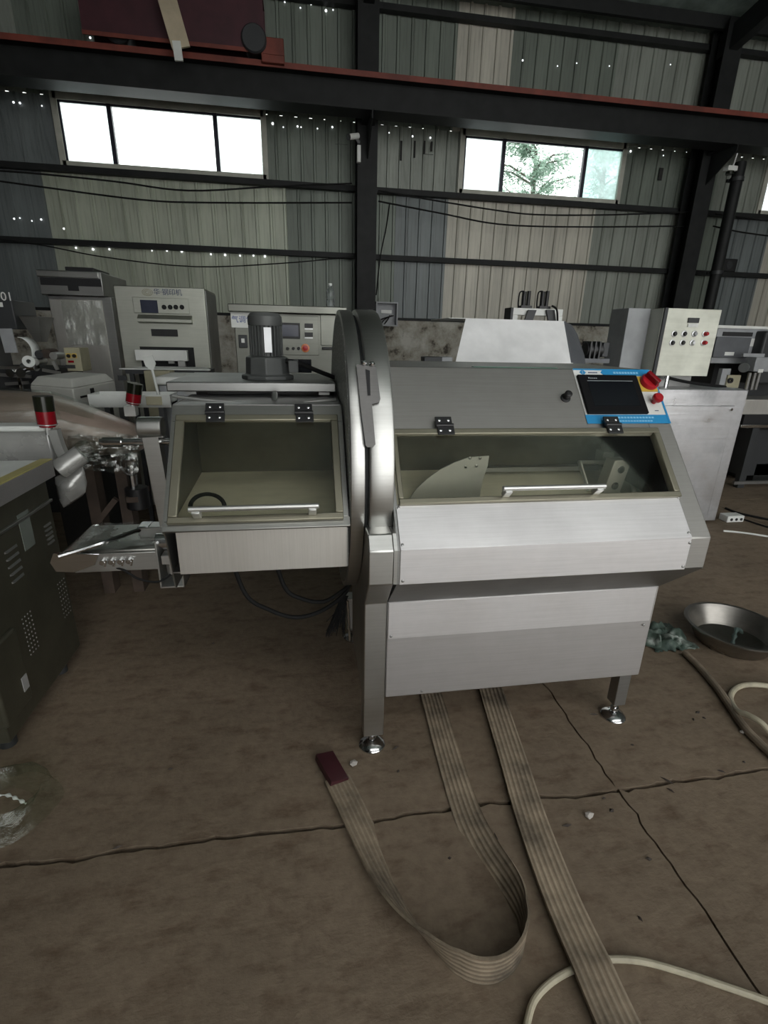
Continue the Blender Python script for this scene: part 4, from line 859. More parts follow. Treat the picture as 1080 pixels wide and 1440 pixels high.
q = PY(184,578,3.05); MB().box(q.x-0.03, q.x+0.03, 3.03, 3.09, 1.05, q.z+0.03).build('lamp_post', M['alu'], t)

# ---- white hooded box and its neighbours
t = thing('white_hooded_box', 'off-white machine with sloping lid and small black switch on its side', 'machine', (-1.35, 3.4, 0))
Cn, Lf, Rt = PY(103,552,3.30), PY(44,552,3.50), PY(163,548,3.85)
Bk = Lf+(Rt-Cn); base = [Vector((p.x, p.y, 0)) for p in (Cn, Rt, Bk, Lf)]; zt = PY(103,546,3.30).z
M['housing'] = paint('off-white housing', (0.50,0.50,0.46), 0.5, 0, 0.1)
MB().ext([p+Vector((0,0,0.86)) for p in base], (0,0,zt-0.86)).build('housing', M['housing'], t, bevel=0.01, smooth=0)
ctr = sum(base, Vector())/4; MB().ext([ctr+(p-ctr)*0.9 for p in base], (0,0,0.86)).build('stand', M['dark_m'], t, smooth=0)
ctr = sum(base, Vector())/4; top_ = [Vector((p.x, p.y, zt)) for p in base]; hi = [ctr+(p-ctr)*0.80+Vector((0,0,zt+0.05)) for p in base]; lo = [Vector((p.x,p.y,zt)) for p in base]
MB().add(lo+hi, [(3,2,1,0),(4,5,6,7),(0,1,5,4),(1,2,6,5),(2,3,7,6),(3,0,4,7)]).build('lid', M['housing'], t, smooth=0, bevel=0.006)
dR = (Rt-Cn).normalized(); dR.z = 0; nR = Vector((dR.y, -dR.x, 0)); q = Cn+dR*0.22
MB().obox((q.x, q.y, zt-0.055), dR*0.02, nR*0.006, (0,0,0.035)).build('switch', M['black'], t)
q = Cn+dR*0.12; MB().obox((q.x, q.y, zt-0.06), dR*0.05, nR*0.004, (0,0,0.006)).build('latch', M['black'], t); MB().obox((q.x-0.01, q.y, zt-0.06), dR*0.012, nR*0.006, (0,0,0.02)).build('latch_knob', M['black'], t)
dL = (Lf-Cn).normalized(); dL.z = 0; nL = Vector((-dL.y, dL.x, 0))
for k, (u, w_, z_, h_) in enumerate(((0.12,0.045,0.09,0.03),(0.25,0.05,0.05,0.018))):
    q = Cn+dL*u; MB().obox((q.x, q.y, zt-z_), dL*w_, nL*0.004, (0,0,h_)).build('window_plate', M['grey_l' if k == 0 else 'white_p'], t)
t = thing('beige_control_box', 'small beige control box behind the white housing', 'control box', (-0.95, 3.95, 0))
MB().box(-1.13, -0.95, 3.91, 4.05, 0.0, PY(180,521,3.91).z).build('body', M['beige'], t, bevel=0.006); part('display', 'dark_m', t, 166, 528, 178, 535, 3.91, 0.004)
t = thing('white_chest', 'long low white chest beside the beige control box', 'chest', (-0.5, 3.6, 0))
zc_ = PY(240,530,3.45).z
MB().box(-0.92, -0.30, 3.45, 3.85, 0.05, zc_-0.05).build('body', M['grey_l'], t, bevel=0.01); MB().box(-0.94, -0.28, 3.43, 3.87, zc_-0.05, zc_).build('lid', M['white'], t, bevel=0.012)
for X in (-0.9, -0.36): MB().box(X, X+0.05, 3.5, 3.8, 0, 0.05).build('foot', M['black'], t)
pz = PZ(200,516,zc_+0.075); 
t = thing('dark_stand', 'dark flat-topped stand in front of the stamping machine', 'stand', (-1.0, 4.3, 0))
zs_ = PY(200,519,4.2).z
MB().box(-1.32, -0.72, 4.12, 4.42, zs_-0.03, zs_).build('top', M['dark_m'], t)
for X in (-1.30, -0.77):
    for Y in (4.14, 4.37): MB().box(X, X+0.03, Y, Y+0.03, 0, zs_-0.03).build('leg', M['dark_m'], t)
a_ = [(-1.36,4.12),(-0.70,4.10),(-0.78,4.40),(-1.20,4.42)]
tag(MB().ext([(x, y, zs_+0.001) for x, y in a_], (0,0,0.008)).build('loose_sheet', M['white_p'], smooth=0), 'loose white sheet of board lying on the dark stand', 'board')
t = thing('white_tray', 'long white rounded tray on dark legs behind the signal lamp', 'tray', (-0.75, 2.75+0.6, 0))
Yt_ = 3.20; q0, q1 = PY(123,558,Yt_), PY(239,558,Yt_); z1_ = PY(180,555,Yt_).z; z0_ = PY(180,574,Yt_).z
prof = [(Yt_, z1_), (Yt_+0.005, z0_+0.03), (Yt_+0.03, z0_), (Yt_+0.16, z0_), (Yt_+0.18, z0_+0.03), (Yt_+0.185, z1_), (Yt_+0.175, z1_), (Yt_+0.165, z0_+0.03), (Yt_+0.02, z0_+0.03), (Yt_+0.012, z1_)]
MB().ext([(q0.x, y, z) for y, z in prof], (q1.x-q0.x, 0, 0)).build('tray', M['white_p'], t); MB().box(q0.x, q0.x+0.006, Yt_+0.006, Yt_+0.18, z0_+0.004, z1_).build('tray_end', M['white_p'], t); MB().box(q1.x-0.006, q1.x, Yt_+0.006, Yt_+0.18, z0_+0.004, z1_).build('tray_end', M['white_p'], t)
for X in (q0.x+0.06, q1.x-0.09): MB().box(X, X+0.03, Yt_+0.06, Yt_+0.12, 0, z0_).build('leg', M['dark_m'], t)
MB().box(PY(215,560,Yt_).x-0.04, PY(215,560,Yt_).x+0.05, Yt_-0.004, Yt_, z0_+0.02, z1_-0.01).build('tray_label', M['beige'], t)
t = thing('white_paddle', 'white plastic paddle leaning upright in the white tray', 'paddle', PY(222,560,Yt_+0.09))
a, b, c = Vector((PY(224,556,Yt_+0.09).x, Yt_+0.09, z0_+0.036)), PY(214,520,Yt_+0.10), PY(207,501,Yt_+0.10)
MB().cyl(a, b, 0.008, n=10).build('handle', M['white_p'], t); d = (c-b).normalized(); s_ = Vector((d.z,0,-d.x))
MB().ext([b-s_*0.010, b+s_*0.010, b+d*0.03+s_*0.032, c+s_*0.030, c-s_*0.030, b+d*0.03-s_*0.030], (0,0.008,0)).build('blade', M['white_p'], t)

# ---- dark packing machine at the far left
t = thing('dark_packing_machine', 'dark machine with numbered tower, steel hopper and exposed rollers', 'machine', (-2.25, 4.6, 0))
Yd = 4.45
part('tower', 'dark_m', t, -70, 420, 20, 462, Yd, 0.0, 0.008, 0.35); part('tower_post', 'dark_m', t, -40, 462, -6, 520, Yd+0.05, 0.0, 0.0, 0.2)
p = PY(9.5, 417.5, Yd); writing('number', '01', M['white'], (p.x, Yd-0.001, p.z), (1,0,0), (0,0,1), 0.085, t); part('label_plate', 'white', t, -8, 425, 4, 431.5, Yd, 0.003)
for xa, xb in ((3, 9), (12, 19)): 
    a, b = PY(xa,462,Yd), PY(xa+9,496,Yd); MB().bar(a, b, 0.045, 0.012, (0,1,0)).build('feed_belt', M['grey_l'], t)
tp = [PY(x, y, Yd) for x, y in ((26,445),(54,445),(52,481),(43,481))]
zt, zb_ = (tp[0].z+tp[1].z)/2, tp[2].z
mb = MB(); X0, X1, Xa, Xb = tp[0].x, tp[1].x, tp[3].x, tp[2].x
mb.add([(X0,Yd,zt),(X1,Yd,zt),(X1,Yd+0.25,zt),(X0,Yd+0.25,zt),(Xa,Yd+0.08,zb_),(Xb,Yd+0.08,zb_),(Xb,Yd+0.17,zb_),(Xa,Yd+0.17,zb_)], [(0,4,5,1),(1,5,6,2),(2,6,7,3),(3,7,4,0)])
o = mb.build('hopper', M['steel_dark'], t, smooth=0); s2 = o.modifiers.new('thick', 'SOLIDIFY'); s2.thickness = 0.006
c = PY(36, 497, Yd-0.05)
def curl(u, v):
    q = rad(-60+150*u); return Vector((c.x+0.11*math.cos(q)-0.05+0.05*u, Yd-0.12+0.13*v, c.z+0.12*math.sin(q)))
o = MB().grid(curl, 14, 2).build('film_guide', M['white_p'], t); s2 = o.modifiers.new('thick', 'SOLIDIFY'); s2.thickness = 0.004
c = PY(43, 509, Yd-0.1); rl = MB().lathe([(0.016,-0.08),(0.042,-0.08),(0.042,0.08),(0.016,0.08)], c, (0.3,-1,0.1), 18, closed=True).build('film_roll', M['white_p'], t)
c = PY(42, 516, Yd-0.12); MB().lathe([(0.03,-0.06),(0.03,0.06)], c, (1,-0.4,0), 14).build('roller', M['chrome'], t)
for (xa, ya), (xb, yb), mt in (((0,517),(47,517),'steel'),((0,527),(44,530),'steel_dark'),((27,531),(33,553),'chrome'),((60,520),(85,525),'steel'),((75,508),(81,520),'alu'),((8,540),(40,538),'steel_dark'),((0,549),(30,551),'dark_m')):
    MB().bar(PY(xa,ya,Yd-0.1), PY(xb,yb,Yd-0.1), 0.022, 0.022).build('frame_bar', M[mt], t)
for x, y, r, mt in ((20,524,0.03,'chrome'),(35,524,0.035,'chrome'),(70,497,0.035,'brown_m'),(60,498,0.03,'dark_m'),(80,500,0.028,'alu'),(55,508,0.028,'alu')):
    c = PY(x, y, Yd-0.08); MB().cyl(c+Vector((0,-0.06,0)), c+Vector((0,0.08,0)), r, n=14).build('roller', M[mt], t)
part('base', 'dark_m', t, -70, 518, 88, 610, Yd, 0.0, 0.0, 0.5); q = PY(0,600,Yd); MB().box(-3.1, -1.95, Yd+0.03, Yd+0.45, 0, q.z).build('plinth', M['dark_m'], t)
cbx = part('control_box', 'beige', t, 92, 489, 114, 522, Yd-0.12, 0.0, 0.004, 0.18)
for x in (93.5, 101.5): part('button_plate', 'yellow', cbx, x, 497, x+6.5, 503.5, Yd-0.12, 0.004); button(cbx, x+3.2, 500.5, Yd-0.124, 0.014, 'black')
part('red_strip', 'red_lens', cbx, 96, 507, 104, 510, Yd-0.12, 0.004); part('scale', 'dark_m', cbx, 93, 513, 106, 518, Yd-0.12, 0.004)

# ================================================================== ON THE WALLS AND ABOVE
t = thing('meter_box', 'open grey metal meter box fixed to the far wall beside the column', 'box', (1.27, 8.2, 1.66))
a, b = PY(529,424,8.15), PY(559,459,8.15)
mb = MB(); mb.box(a.x,b.x,8.28,8.30,b.z,a.z).build('back_plate', M['grey_l'], t)
for q in ((a.x,a.x+0.02,b.z,a.z),(b.x-0.02,b.x,b.z,a.z),(a.x+0.02,b.x-0.02,b.z,b.z+0.02),(a.x+0.02,b.x-0.02,a.z-0.02,a.z)): MB().box(q[0],q[1],8.15,8.28,q[2],q[3]).build('box_wall', M['grey_l'], t)
MB().box(a.x+0.1,b.x-0.08,8.26,8.279,a.z-0.16,a.z-0.11).build('card', M['white'], t)
for k in range(3): MB().tube(spline([(a.x+0.05+0.05*k,8.25,b.z+0.03),(a.x+0.1+0.05*k,8.22,b.z+0.10),(b.x-0.05-0.03*k,8.25,b.z+0.16)]), 0.008, 6).build('wire', M['rubber'], t)
MB().box(a.x+0.05,b.x-0.05,8.30,WY,(a.z+b.z)/2-0.03,(a.z+b.z)/2+0.03).build('wall_bracket', M['black_metal'], t)
t = thing('security_camera', 'white bullet camera fixed to the middle black column', 'camera', PY(508,195,8.0))
c = PY(504,191,7.98); X = CX[1]
MB().cyl(c, c+Vector((-0.13,-0.06,-0.04)), 0.035, n=14).build('housing', M['white'], t, bevel=0.004); MB().cyl(c+Vector((-0.13,-0.06,-0.04)), c+Vector((-0.15,-0.07,-0.046)), 0.036, n=14).build('lens', M['black'], t)
MB().bar(c+Vector((-0.03,0,-0.02)), (X-0.12,8.06,c.z-0.05), 0.03, 0.03).build('arm', M['grey_l'], t); q = PY(508,214,8.0); MB().box(X-0.15,X-0.10,7.99,8.06,q.z-0.12,q.z+0.08).build('junction_box', M['white'], t, bevel=0.005)
t = thing('wall_lamp', 'small white lamp fixture hanging from the runway beam at the right-hand column', 'lamp', PY(1027,236,7.75))
c = PY(1027,238,7.75); MB().box(c.x-0.085,c.x+0.075,7.69,7.80,c.z-0.03,c.z+0.035).build('lamp_body', M['white'], t, bevel=0.008); MB().cyl((c.x,7.745,c.z-0.07),(c.x,7.745,c.z-0.03),0.055,n=16).build('lamp_lens', M['dark_lens'], t); MB().cyl((c.x+0.03,7.745,c.z+0.03),(c.x+0.05,7.74,4.19),0.010,n=8).build('hanger', M['white'], t)
p = PY(1025,378,8.40); 
t = thing('wall_speaker', 'small black loudspeaker box sitting on the wall girt', 'speaker', (p.x,8.45,2.717))
MB().box(p.x-0.15,p.x+0.15,8.41,8.495,2.717,2.917).build('cabinet', M['black'], t, bevel=0.01); MB().cyl((p.x,8.41,2.817),(p.x,8.404,2.817),0.06,n=18).build('grille', M['dark_m'], t)
t = thing('down_pipe', 'black round pipe running down beside the right-hand column', 'pipe', (6.70,7.95,0))
MB().tube([(6.70,7.95,0.0),(6.70,7.95,4.15)], 0.085, 16).build('pipe', M['black_metal'], t)
for z in (1.2,2.6,3.9): MB().lathe([(0.086,0),(0.098,0),(0.098,0.05),(0.086,0.05)], (6.70,7.95,z), n=16, closed=True).build('pipe_clip', M['dark_m'], t); 
for z in (1.2,2.6,3.9): MB().box(6.605,6.70,8.02,8.055,z+0.005,z+0.045).build('clip_arm', M['dark_m'], t)
# cables slung along the wall
def slung(label, pts, r=0.011, Y=8.36):
    o = MB().tube(spline([PY(x, y, Y) for x, y in pts], 6), r, 6).build('wall_cable', M['rubber']); tag(o, label, 'cable', 'cables slung along the far wall')
slung('black cable sagging just under the left window sill', [(-20,239),(50,244),(160,255),(265,268),(390,262),(495,258)], Y=8.25)
slung('black cable in a long low sag below the left window', [(-20,252),(60,263),(200,281),(300,285),(495,285)], Y=8.22)
slung('thin black cable crossing the lower girt beneath the left window', [(-20,334),(60,345),(150,362),(275,375),(400,370),(497,361)], 0.008, Y=8.25)
slung('black cable right under the right-hand window sill', [(532,268),(600,280),(700,296),(760,302),(860,302),(970,298)], Y=8.22)
slung('black cable sagging well below the right-hand window', [(532,283),(620,300),(700,315),(800,319),(962,318)], Y=8.2)
slung('short black cable right of the right-hand column', [(1006,301),(1040,305),(1090,312)], Y=8.25)
slung('lower black cable right of the right-hand column', [(1003,318),(1040,326),(1090,333)], Y=8.25)
slung('black cable hanging down beside the middle column', [(548,285),(543,320),(535,360),(529,415)], 0.010, Y=8.3)

# crane carriage on the rail
M['crane'] = paint('dark red crane paint', (0.05,0.012,0.018), 0.55, 0, 0.3, 4)
t = thing('crane_carriage', 'dark red overhead crane end carriage with wheel on the rail', 'crane', (-1.6,7.6,4.66))
xa, xb = PY(120,60,7.55).x, PY(372,60,7.55).x; zt = 5.25
MB().box(xa,xb,7.50,7.545,4.70,zt).build('side_plate', M['crane'], t); MB().box(xa,xb,7.90,7.94,4.70,zt).build('side_plate', M['crane'], t); MB().box(xa,xb,7.50,7.94,zt,zt+0.04).build('top_plate', M['crane'], t)
p = PY(357,55,7.46); 
for X, Yw in ((p.x, 7.45), (xa+0.35, 7.56)): MB().lathe([(0.03,0),(0.13,0),(0.145,0.02),(0.145,0.05),(0.12,0.06),(0.12,0.32),(0.03,0.32)], (X,Yw,4.66+0.125), (0,1,0), 28).build('wheel', M['dark_m'], t)
b0_, b1_ = PY(366,50,7.5), PY(400,90,7.5); MB().box(b0_.x,b1_.x,7.50,7.94,b1_.z,b0_.z).build('buffer', M['rust'], t, bevel=0.01)
MB().box(xa,b1_.x,7.49,7.50,4.66,4.70).build('edge_strip', M['rust'], t)
a, b = PY(232,-12,7.30), PY(255,68,7.30); MB().bar(a,b,0.20,0.03,(0,1,0)).build('pale_strut', paint('bare pale timber', (0.45,0.38,0.27), 0.7), t); MB().bar(PY(248,58,7.28),PY(252,86,7.28),0.09,0.03,(0,1,0)).build('strut_end', M['white_p'], t)
MB().box(a.x-0.2,b.x+0.2,7.28,7.5,5.25,5.29).build('strut_mount', M['crane'], t)

# trees outside
M['leaf'] = paint('foliage paled for haze', (0.30,0.42,0.34), 0.6, 0, 0.3)  # leaf colour is lightened to imitate haze outside
M['bark'] = paint('grey bark', (0.12,0.10,0.08), 0.8)
def tree(label, X, Y, z0, z1, w, n, seed):
    rnd = random.Random(seed); t = thing('tree', label, 'tree', (X,Y,0), 'trees outside the window'); H = z1-z0
    MB().tube([(X,Y,0),(X+0.05,Y,z0),(X+0.0,Y,z1-0.4)], [0.14,0.10,0.03], 10).build('trunk', M['bark'], t)
    br = MB(); lf = MB(); tips = []
    for k in range(26):
        z = z0+H*(k/26)**0.9*0.95; q = rnd.uniform(0,6.28); L = w*(1-0.65*((z-z0)/H))*rnd.uniform(0.6,1.05); e = Vector((X+L*math.cos(q), Y+L*math.sin(q)*0.7, z+0.25*L)); tips.append((Vector((X,Y,z)), e))
        br.tube([(X,Y,z-0.1), Vector((X,Y,z))*0.5+e*0.5+Vector((0,0,0.06)), e], [0.03,0.02,0.008], 5)
    o = br.build('branches', M['bark'], t); o['kind'] = 'stuff'
    for k in range(n):
        a, e = tips[rnd.randrange(len(tips))]; u = rnd.uniform(0.25,1.08); p = a*(1-u)+e*u+Vector((rnd.gauss(0,.10),rnd.gauss(0,.10),rnd.gauss(-.04,.08)))
        d = Vector((rnd.gauss(0,1),rnd.gauss(0,1),rnd.gauss(-.5,.5))).normalized(); s = d.orthogonal().normalized(); L = rnd.uniform(0.07,0.14)
        lf.add([p, p+d*L*0.5+s*L*0.2, p+d*L, p+d*L*0.5-s*L*0.2], [(0,1,2,3)])
    o = lf.build('foliage', M['leaf'], t, smooth=0, normals=False); o['kind'] = 'stuff'
q = PY(752,235,13.0); tree('broad pale green tree filling the middle pane of the window', q.x, 13.0, q.z-1.9, q.z+0.75, 2.0, 6500, 3)
q = PY(850,235,14.5); tree('hazy tree seen through the grimy teal pane', q.x, 14.5, q.z-1.8, q.z+0.7, 1.2, 3800, 5)
q = PY(372,235,13.0); tree('treetop just showing in the lower corner of the left window', q.x, 13.0, q.z-1.6, q.z+0.55, 0.62, 2200, 9)

# ================================================================== ON THE FLOOR
M['web'] = None
def webbing(name, c):
    mt, nt, b = nodes_of(name); n = _noise(nt, 5, 6, 0.7); 
    at = nt.nodes.new('ShaderNodeAttribute'); at.attribute_name = 'across'
    wv = nt.nodes.new('ShaderNodeMath'); wv.operation = 'MULTIPLY'; wv.inputs[1].default_value = 38; nt.links.new(at.outputs['Fac'], wv.inputs[0])
    sn = nt.nodes.new('ShaderNodeMath'); sn.operation = 'SINE'; nt.links.new(wv.outputs[0], sn.inputs[0])
    r = _ramp(nt, n.outputs[0], [(0.34, tuple(x*0.30 for x in c)), (0.50, tuple(x*0.8 for x in c)), (0.66, tuple(x*1.3 for x in c))]); r2 = _ramp(nt, sn.outputs[0], [(0.0, (0.74,0.70,0.67)), (0.6, (1,1,1))])
    mx = nt.nodes.new('ShaderNodeMixRGB'); mx.blend_type = 'MULTIPLY'; mx.inputs[0].default_value = 0.85; nt.links.new(r.outputs[0], mx.inputs[1]); nt.links.new(r2.outputs[0], mx.inputs[2]); nt.links.new(mx.outputs[0], b.inputs['Base Color'])
    b.inputs['Roughness'].default_value = 0.9; _bump(nt, sn.outputs[0], 0.5, 0.003, b); return mt
M['web'] = webbing('grubby beige webbing', (0.30,0.245,0.175))
def ribbon(pts, width, thick, name, mt, parent, side=1):
    # pts: (floor point, tilt in degrees, lift); tilt 0 lies flat, 90 stands on edge
    P = spline([p for p, _, _ in pts], 8); n = len(P); tl = []; lf = []
    for i in range(n):
        s_ = i/8; k = min(int(s_), len(pts)-2); f = s_-k; tl.append(pts[k][1]*(1-f)+pts[k+1][1]*f); lf.append(pts[k][2]*(1-f)+pts[k+1][2]*f)
    NA = 6; vs = []; ac = []
    for i in range(n):
        t_ = (P[min(i+1,n-1)]-P[max(i-1,0)]).normalized(); lat = Vector((t_.y,-t_.x,0)).normalized()*side
        q = rad(tl[i]); d = lat*math.cos(q)+Vector((0,0,1))*math.sin(q); nn = (d.cross(t_)).normalized()
        if nn.z < 0: nn = -nn
        c0 = P[i]+Vector((0,0,lf[i]+0.0015+thick*0.5*math.cos(q)))
        for half in (1, -1):
            for j in range(NA+1):
                u = j/NA; vs.append(c0+d*(u-0.5*math.cos(q))*width+nn*(thick/2*half)+Vector((0,0,0.0)) if half else None); ac.append(u)
    w = 2*(NA+1); fs = []
    for i in range(n-1):
        a0, a1 = i*w, (i+1)*w
        for j in range(NA): fs.append((a0+j, a0+j+1, a1+j+1, a1+j)); fs.append((a0+NA+1+j, a1+NA+1+j, a1+NA+2+j, a0+NA+2+j))
        fs.append((a0, a1, a1+NA+1, a0+NA+1)); fs.append((a0+NA, a0+2*NA+1, a1+2*NA+1, a1+NA))
    fs.append(tuple(list(range(0,NA+1))+list(range(2*NA+1,NA,-1)))); b_ = (n-1)*w; fs.append(tuple(b_+k for k in list(range(0,NA+1))+list(range(2*NA+1,NA,-1))))
    o = MB().add(vs, fs).build(name, mt, parent, smooth=50); at = o.data.attributes.new('across', 'FLOAT', 'POINT'); at.data.foreach_set('value', ac); return o
t = thing('lifting_sling', 'flat beige webbing sling bent in a U, one end in a dark red sleeve', 'sling', PZ(640,1100))
s1 = [((600,960),0),((608,985),0),((625,1045),0),((643,1105),3),((660,1155),10),((682,1202),28),((708,1250),52),((728,1296),80),((735,1335),90),((718,1369),90),((685,1384),90),((645,1371),88),((606,1330),72),((570,1280),48),((537,1225),26),((510,1170),14),((490,1128),9),((474,1096),6)]
web_ = ribbon([(PZ(x,y),a,0.002) for (x,y),a in s1], 0.096, 0.007, 'webbing', M['web'], t, side=-1)
M['sleeve'] = paint('dark red vinyl sleeve', (0.045,0.010,0.014), 0.5, 0, 0.2)
ribbon([(PZ(478,1104),16,0.0),(PZ(466,1084),14,0.003),(PZ(456,1066),12,0.003)], 0.070, 0.022, 'red_sleeve', M['sleeve'], t, side=-1)
t = thing('long_webbing_strap', 'straight ribbed beige webbing strap running out from under the slicer', 'strap', PZ(760,1200))
ribbon([(PZ(x,y),a,l) for (x,y),a,l in (((686,955),0,0.002),((694,985),3,0.004),((722,1075),6,0.008),((748,1160),6,0.010),((787,1265),6,0.012),((830,1365),6,0.020),((862,1435),6,0.014),((900,1510),4,0.004),((930,1570),2,0.002))], 0.108, 0.009, 'webbing', M['web'], t)
def hose(name, label, pts, r, mt, cat='hose', z=None):
    o = MB().tube(spline([PZ(x, y, 0)+Vector((0,0,r+0.001+(h if h else 0))) for x, y, h in pts], 8), r, 10).build(name, mt); return tag(o, label, cat)
M['hose'] = paint('grubby cream hose', (0.42,0.38,0.28), 0.5, 0, 0.25, 14)
M['hose_b'] = paint('brown flattened hose', (0.20,0.16,0.115), 0.6, 0, 0.3, 14)
hose('water_hose', 'brown hose running from the crumpled rag along the floor', [(962,922,0),(985,945,0),(1012,978,0),(1040,1020,0),(1062,1045,0),(1110,1090,0),(1160,1130,0)], 0.016, M['hose_b'])
hose('hose_loop', 'pale hose lying in a loop beside the steel basin', [(1150,985,0),(1100,972,0),(1060,966,0),(1036,970,0),(1026,985,0),(1034,1008,0.02),(1046,1018,0.036),(1066,1030,0.036),(1100,1050,0.0),(1160,1075,0)], 0.012, M['hose'])
hose('floor_cable', 'thick off-white cable passing under the webbing strap', [(735,1475,0),(741,1440,0),(752,1408,0),(778,1382,0),(812,1364,0),(848,1353,0),(900,1355,0),(960,1371,0),(1020,1391,0),(1080,1412,0),(1150,1440,0)], 0.0085, M['hose'], 'cable')
# steel basin
c = PZ(1034,880,0.10); R_ = 0.235
t = thing('steel_basin', 'wide shallow stainless steel basin standing on the floor', 'basin', (c.x,c.y,0))
M['basin'] = steel('dull spun steel', (0.38,0.36,0.33), 0.30, (6,6,120), dirt=0.5)
MB().lathe([(0.0005,0.001),(0.15,0.001),(0.17,0.006),(0.215,0.085),(0.225,0.10),(R_,0.104),(R_+0.004,0.100),(R_+0.004,0.108),(0.222,0.107),(0.210,0.090),(0.165,0.010),(0.15,0.006),(0.0005,0.006)], (c.x,c.y,0), n=48).build('bowl', M['basin'], t)
o = MB().tube(spline([(c.x-0.03,c.y-0.04,0.012),(c.x-0.01,c.y-0.02,0.05),(c.x+0.04,c.y+0.02,0.065),(c.x+0.09,c.y+0.03,0.03)]), [0.010+0.003*math.sin(k) for k in range(25)], 8).build('wet_cloth', paint('wet green cloth', (0.06,0.09,0.08), 0.6)); tag(o, 'small wet dark green cloth lying in the basin', 'cloth')
# crumpled rag
def rag(name, label, cx, cy, w, d, h, seed, mt):
    p = PZ(cx, cy)
    def f(u, v):
        x, y = (u-0.5)*w, (v-0.5)*d; r = min(1, math.hypot(2*(u-.5), 2*(v-.5))); e = 1-r**3
        a = noise.noise((u*5,v*5,seed)); b = noise.noise((u*11,v*11,seed+3)); cc = abs(noise.noise((u*3.2+a*0.7,v*3.2,seed+7)))
        return Vector((p.x+x*(1+0.25*a), p.y+y*(1+0.25*b), 0.006+max(0, h*(0.25+1.5*cc+0.25*b)*max(0,e))))
    o = MB().grid(f, 46, 40).build(name, mt, smooth=50, normals=False); s_ = o.modifiers.new('thick','SOLIDIFY'); s_.thickness = 0.003; s_.offset = 1; return tag(o, label, 'rag')
def ragmat():
    mt, nt, b = nodes_of('mottled green and white cloth'); n = _noise(nt, 9, 5, 0.6); r = _ramp(nt, n.outputs[0], [(0.40,(0.025,0.045,0.035)),(0.52,(0.07,0.10,0.08)),(0.62,(0.30,0.33,0.30))]); nt.links.new(r.outputs[0], b.inputs['Base Color']); b.inputs['Roughness'].default_value = 0.7; return mt
rag('crumpled_rag', 'crumpled green and white rag on the floor between slicer and basin', 930, 897, 0.26, 0.24, 0.058, 2.0, ragmat())
# clear plastic bag at the lower left
p = PZ(-5, 1150)
def bag(u, v):
    q = 2*math.pi*u; r = 0.19*(0.55+0.45*v)*(1+0.10*noise.noise((math.cos(q)*2,math.sin(q)*2,v*2))); return Vector((p.x+r*math.cos(q)*0.95, p.y+0.02+r*math.sin(q)*0.78, 0.012+0.12*math.sin(v*math.pi)*0.6+0.02*noise.noise((u*9,v*6,3))))
M['film_floor'] = film('slack clear film', (0.86,0.90,0.86), 0.05, 0.3, 6)
o = tag(MB().grid(bag, 40, 14).build('plastic_bag', M['film_floor'], normals=False), 'slack clear plastic bag lying open on the floor by the dark cabinet', 'plastic bag')
p = PZ(28, 1128); o = tag(MB().tube(spline([(p.x-0.16,p.y+0.01,0.014),(p.x-0.06,p.y+0.02,0.018),(p.x-0.01,p.y,0.02),(p.x+0.03,p.y-0.02,0.012)]), [0.004+0.003*math.sin(k*1.3) for k in range(25)], 7).build('twisted_tissue', M['white_p']), 'twisted scrap of pale tissue inside the plastic bag', 'scrap')
# power strip and leads by the right-hand cabinet
p = PZ(1024,732)
t = thing('power_strip', 'white extension socket block on the floor beside the stainless cabinet', 'power strip', (p.x,p.y,0))
MB().box(p.x-0.06,p.x+0.11,p.y-0.05,p.y+0.05,0.0,0.06).build('block', M['white'], t, bevel=0.006)
for k in range(3): MB().cyl((p.x-0.02+0.05*k,p.y-0.05,0.028),(p.x-0.02+0.05*k,p.y-0.054,0.028),0.013,n=10).build('socket', M['black'], t)
hose('black_lead', 'black lead running from the extension socket along the floor', [(1020,716,0),(1035,722,0),(1060,728,0),(1110,738,0)], 0.010, M['rubber'], 'cable')
hose('thin_black_lead', 'thinner black lead curling off near the extension socket', [(1036,728,0.0),(1050,733,0),(1075,741,0),(1110,750,0)], 0.007, M['rubber'], 'cable')
hose('white_lead', 'white cable lying on the floor in front of the extension socket', [(1017,748,0),(1040,750,0),(1075,755,0),(1120,762,0)], 0.008, M['white_p'], 'cable')
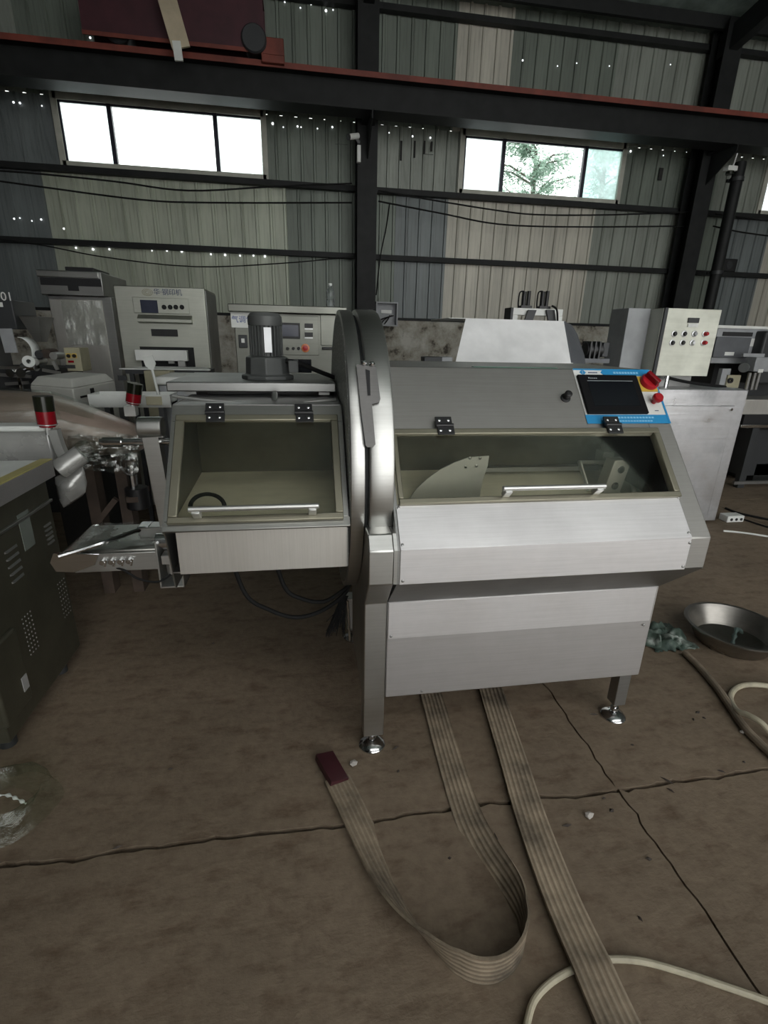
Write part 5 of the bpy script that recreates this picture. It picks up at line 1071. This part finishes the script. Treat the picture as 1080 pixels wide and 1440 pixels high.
# debris
M['chip'] = paint('dark wood chip', (0.035,0.026,0.02), 0.8); M['pebble'] = paint('pale rubble crumb', (0.42,0.39,0.36), 0.8)
for x, y, L, W, a in ((698,1180,.045,.010,1.5),(632,1207,.012,.010,0),(556,1052,.035,.010,.5),(835,1005,.045,.008,-.2),(889,1048,.016,.008,-.4),(981,1002,.03,.016,.3),(975,1012,.02,.01,1.0),(990,1010,.018,.012,2),(912,1208,.022,.014,-.2),(900,1292,.018,.010,1.9),(797,1161,.036,.012,0),(938,1098,.05,.007,-.9),(943,1112,.03,.006,-1.0),(1014,1085,.03,.008,-.6),(860,1140,.022,.016,.4),(849,1123,.016,.006,0),(1046,1072,.014,.012,.2),(808,1256,.012,.012,.5),(732,1270,.02,.015,.3),(560,1085,.016,.01,.8),(240,1082,.02,.006,.2),(165,1192,.03,.008,.3),(300,905,.02,.008,0)):
    p = PZ(x, y); d = Vector((math.cos(a),math.sin(a),0)); n_ = Vector((-d.y,d.x,0))
    o = MB().add([p+d*L*.5+Vector((0,0,.001)), p+n_*W*.5+Vector((0,0,.001)), p-d*L*.5+Vector((0,0,.001)), p-n_*W*.5+Vector((0,0,.001)), p+d*L*.1+Vector((0,0,.007)), p-d*L*.2+Vector((0,0,.006))], [(3,2,1,0),(0,1,4),(1,5,4),(1,2,5),(2,3,5),(3,4,5),(3,0,4)]).build('wood_chip', M['chip'], smooth=0)
    lab = {(698,1180): 'long dark wood sliver between the sling and the straight strap', (632,1207): 'tiny dark crumb inside the U of the sling', (556,1052): 'dark chip beside the slicer foot next to the sling',
           (835,1005): 'thin dark sliver just left of the far slicer foot', (889,1048): 'short dark chip in front of the far slicer foot', (981,1002): 'largest chip of the dark cluster near the basin', (912,1208): 'blunt dark chip alone on the slab beyond the strap',
           (900,1292): 'small dark chip near the off-white floor cable', (797,1161): 'flat dark chip close beside the straight strap', (938,1098): 'longest splinter lying across the slab joint', (943,1112): 'short splinter beside the slab joint', (1014,1085): 'dark chip in the slab joint near the hoses',
           (240,1082): 'dark speck on bare floor under the conveyor side', (165,1192): 'dark chip by the joint near the plastic bag', (300,905): 'dark speck on the floor below the infeed box'}.get((x, y), 'small dark speck of debris lying on the concrete floor')
    tag(o, lab, 'debris', 'dark chips scattered on the floor')
for x, y, r in ((497,1076,.014),(828,1149,.013),(1043,1031,.009)):
    p = PZ(x, y); mb = MB(); bm2 = bmesh.new(); bmesh.ops.create_icosphere(bm2, subdivisions=1, radius=r)
    mb.add([Vector((v.co.x*1.2, v.co.y, v.co.z*0.7))*(1+0.25*noise.noise(v.co*90+p))+Vector((p.x,p.y,r*0.72)) for v in bm2.verts], [tuple(v.index for v in f.verts) for f in bm2.faces]); bm2.free()
    tag(mb.build('rubble_crumb', M['pebble'], smooth=0), {497: 'white crumb of rubble beside the red sling sleeve', 828: 'pale rubble crumb beside the straight strap', 1043: 'tiny pale crumb next to the brown hose'}[x], 'debris', 'pale rubble crumbs on the floor')
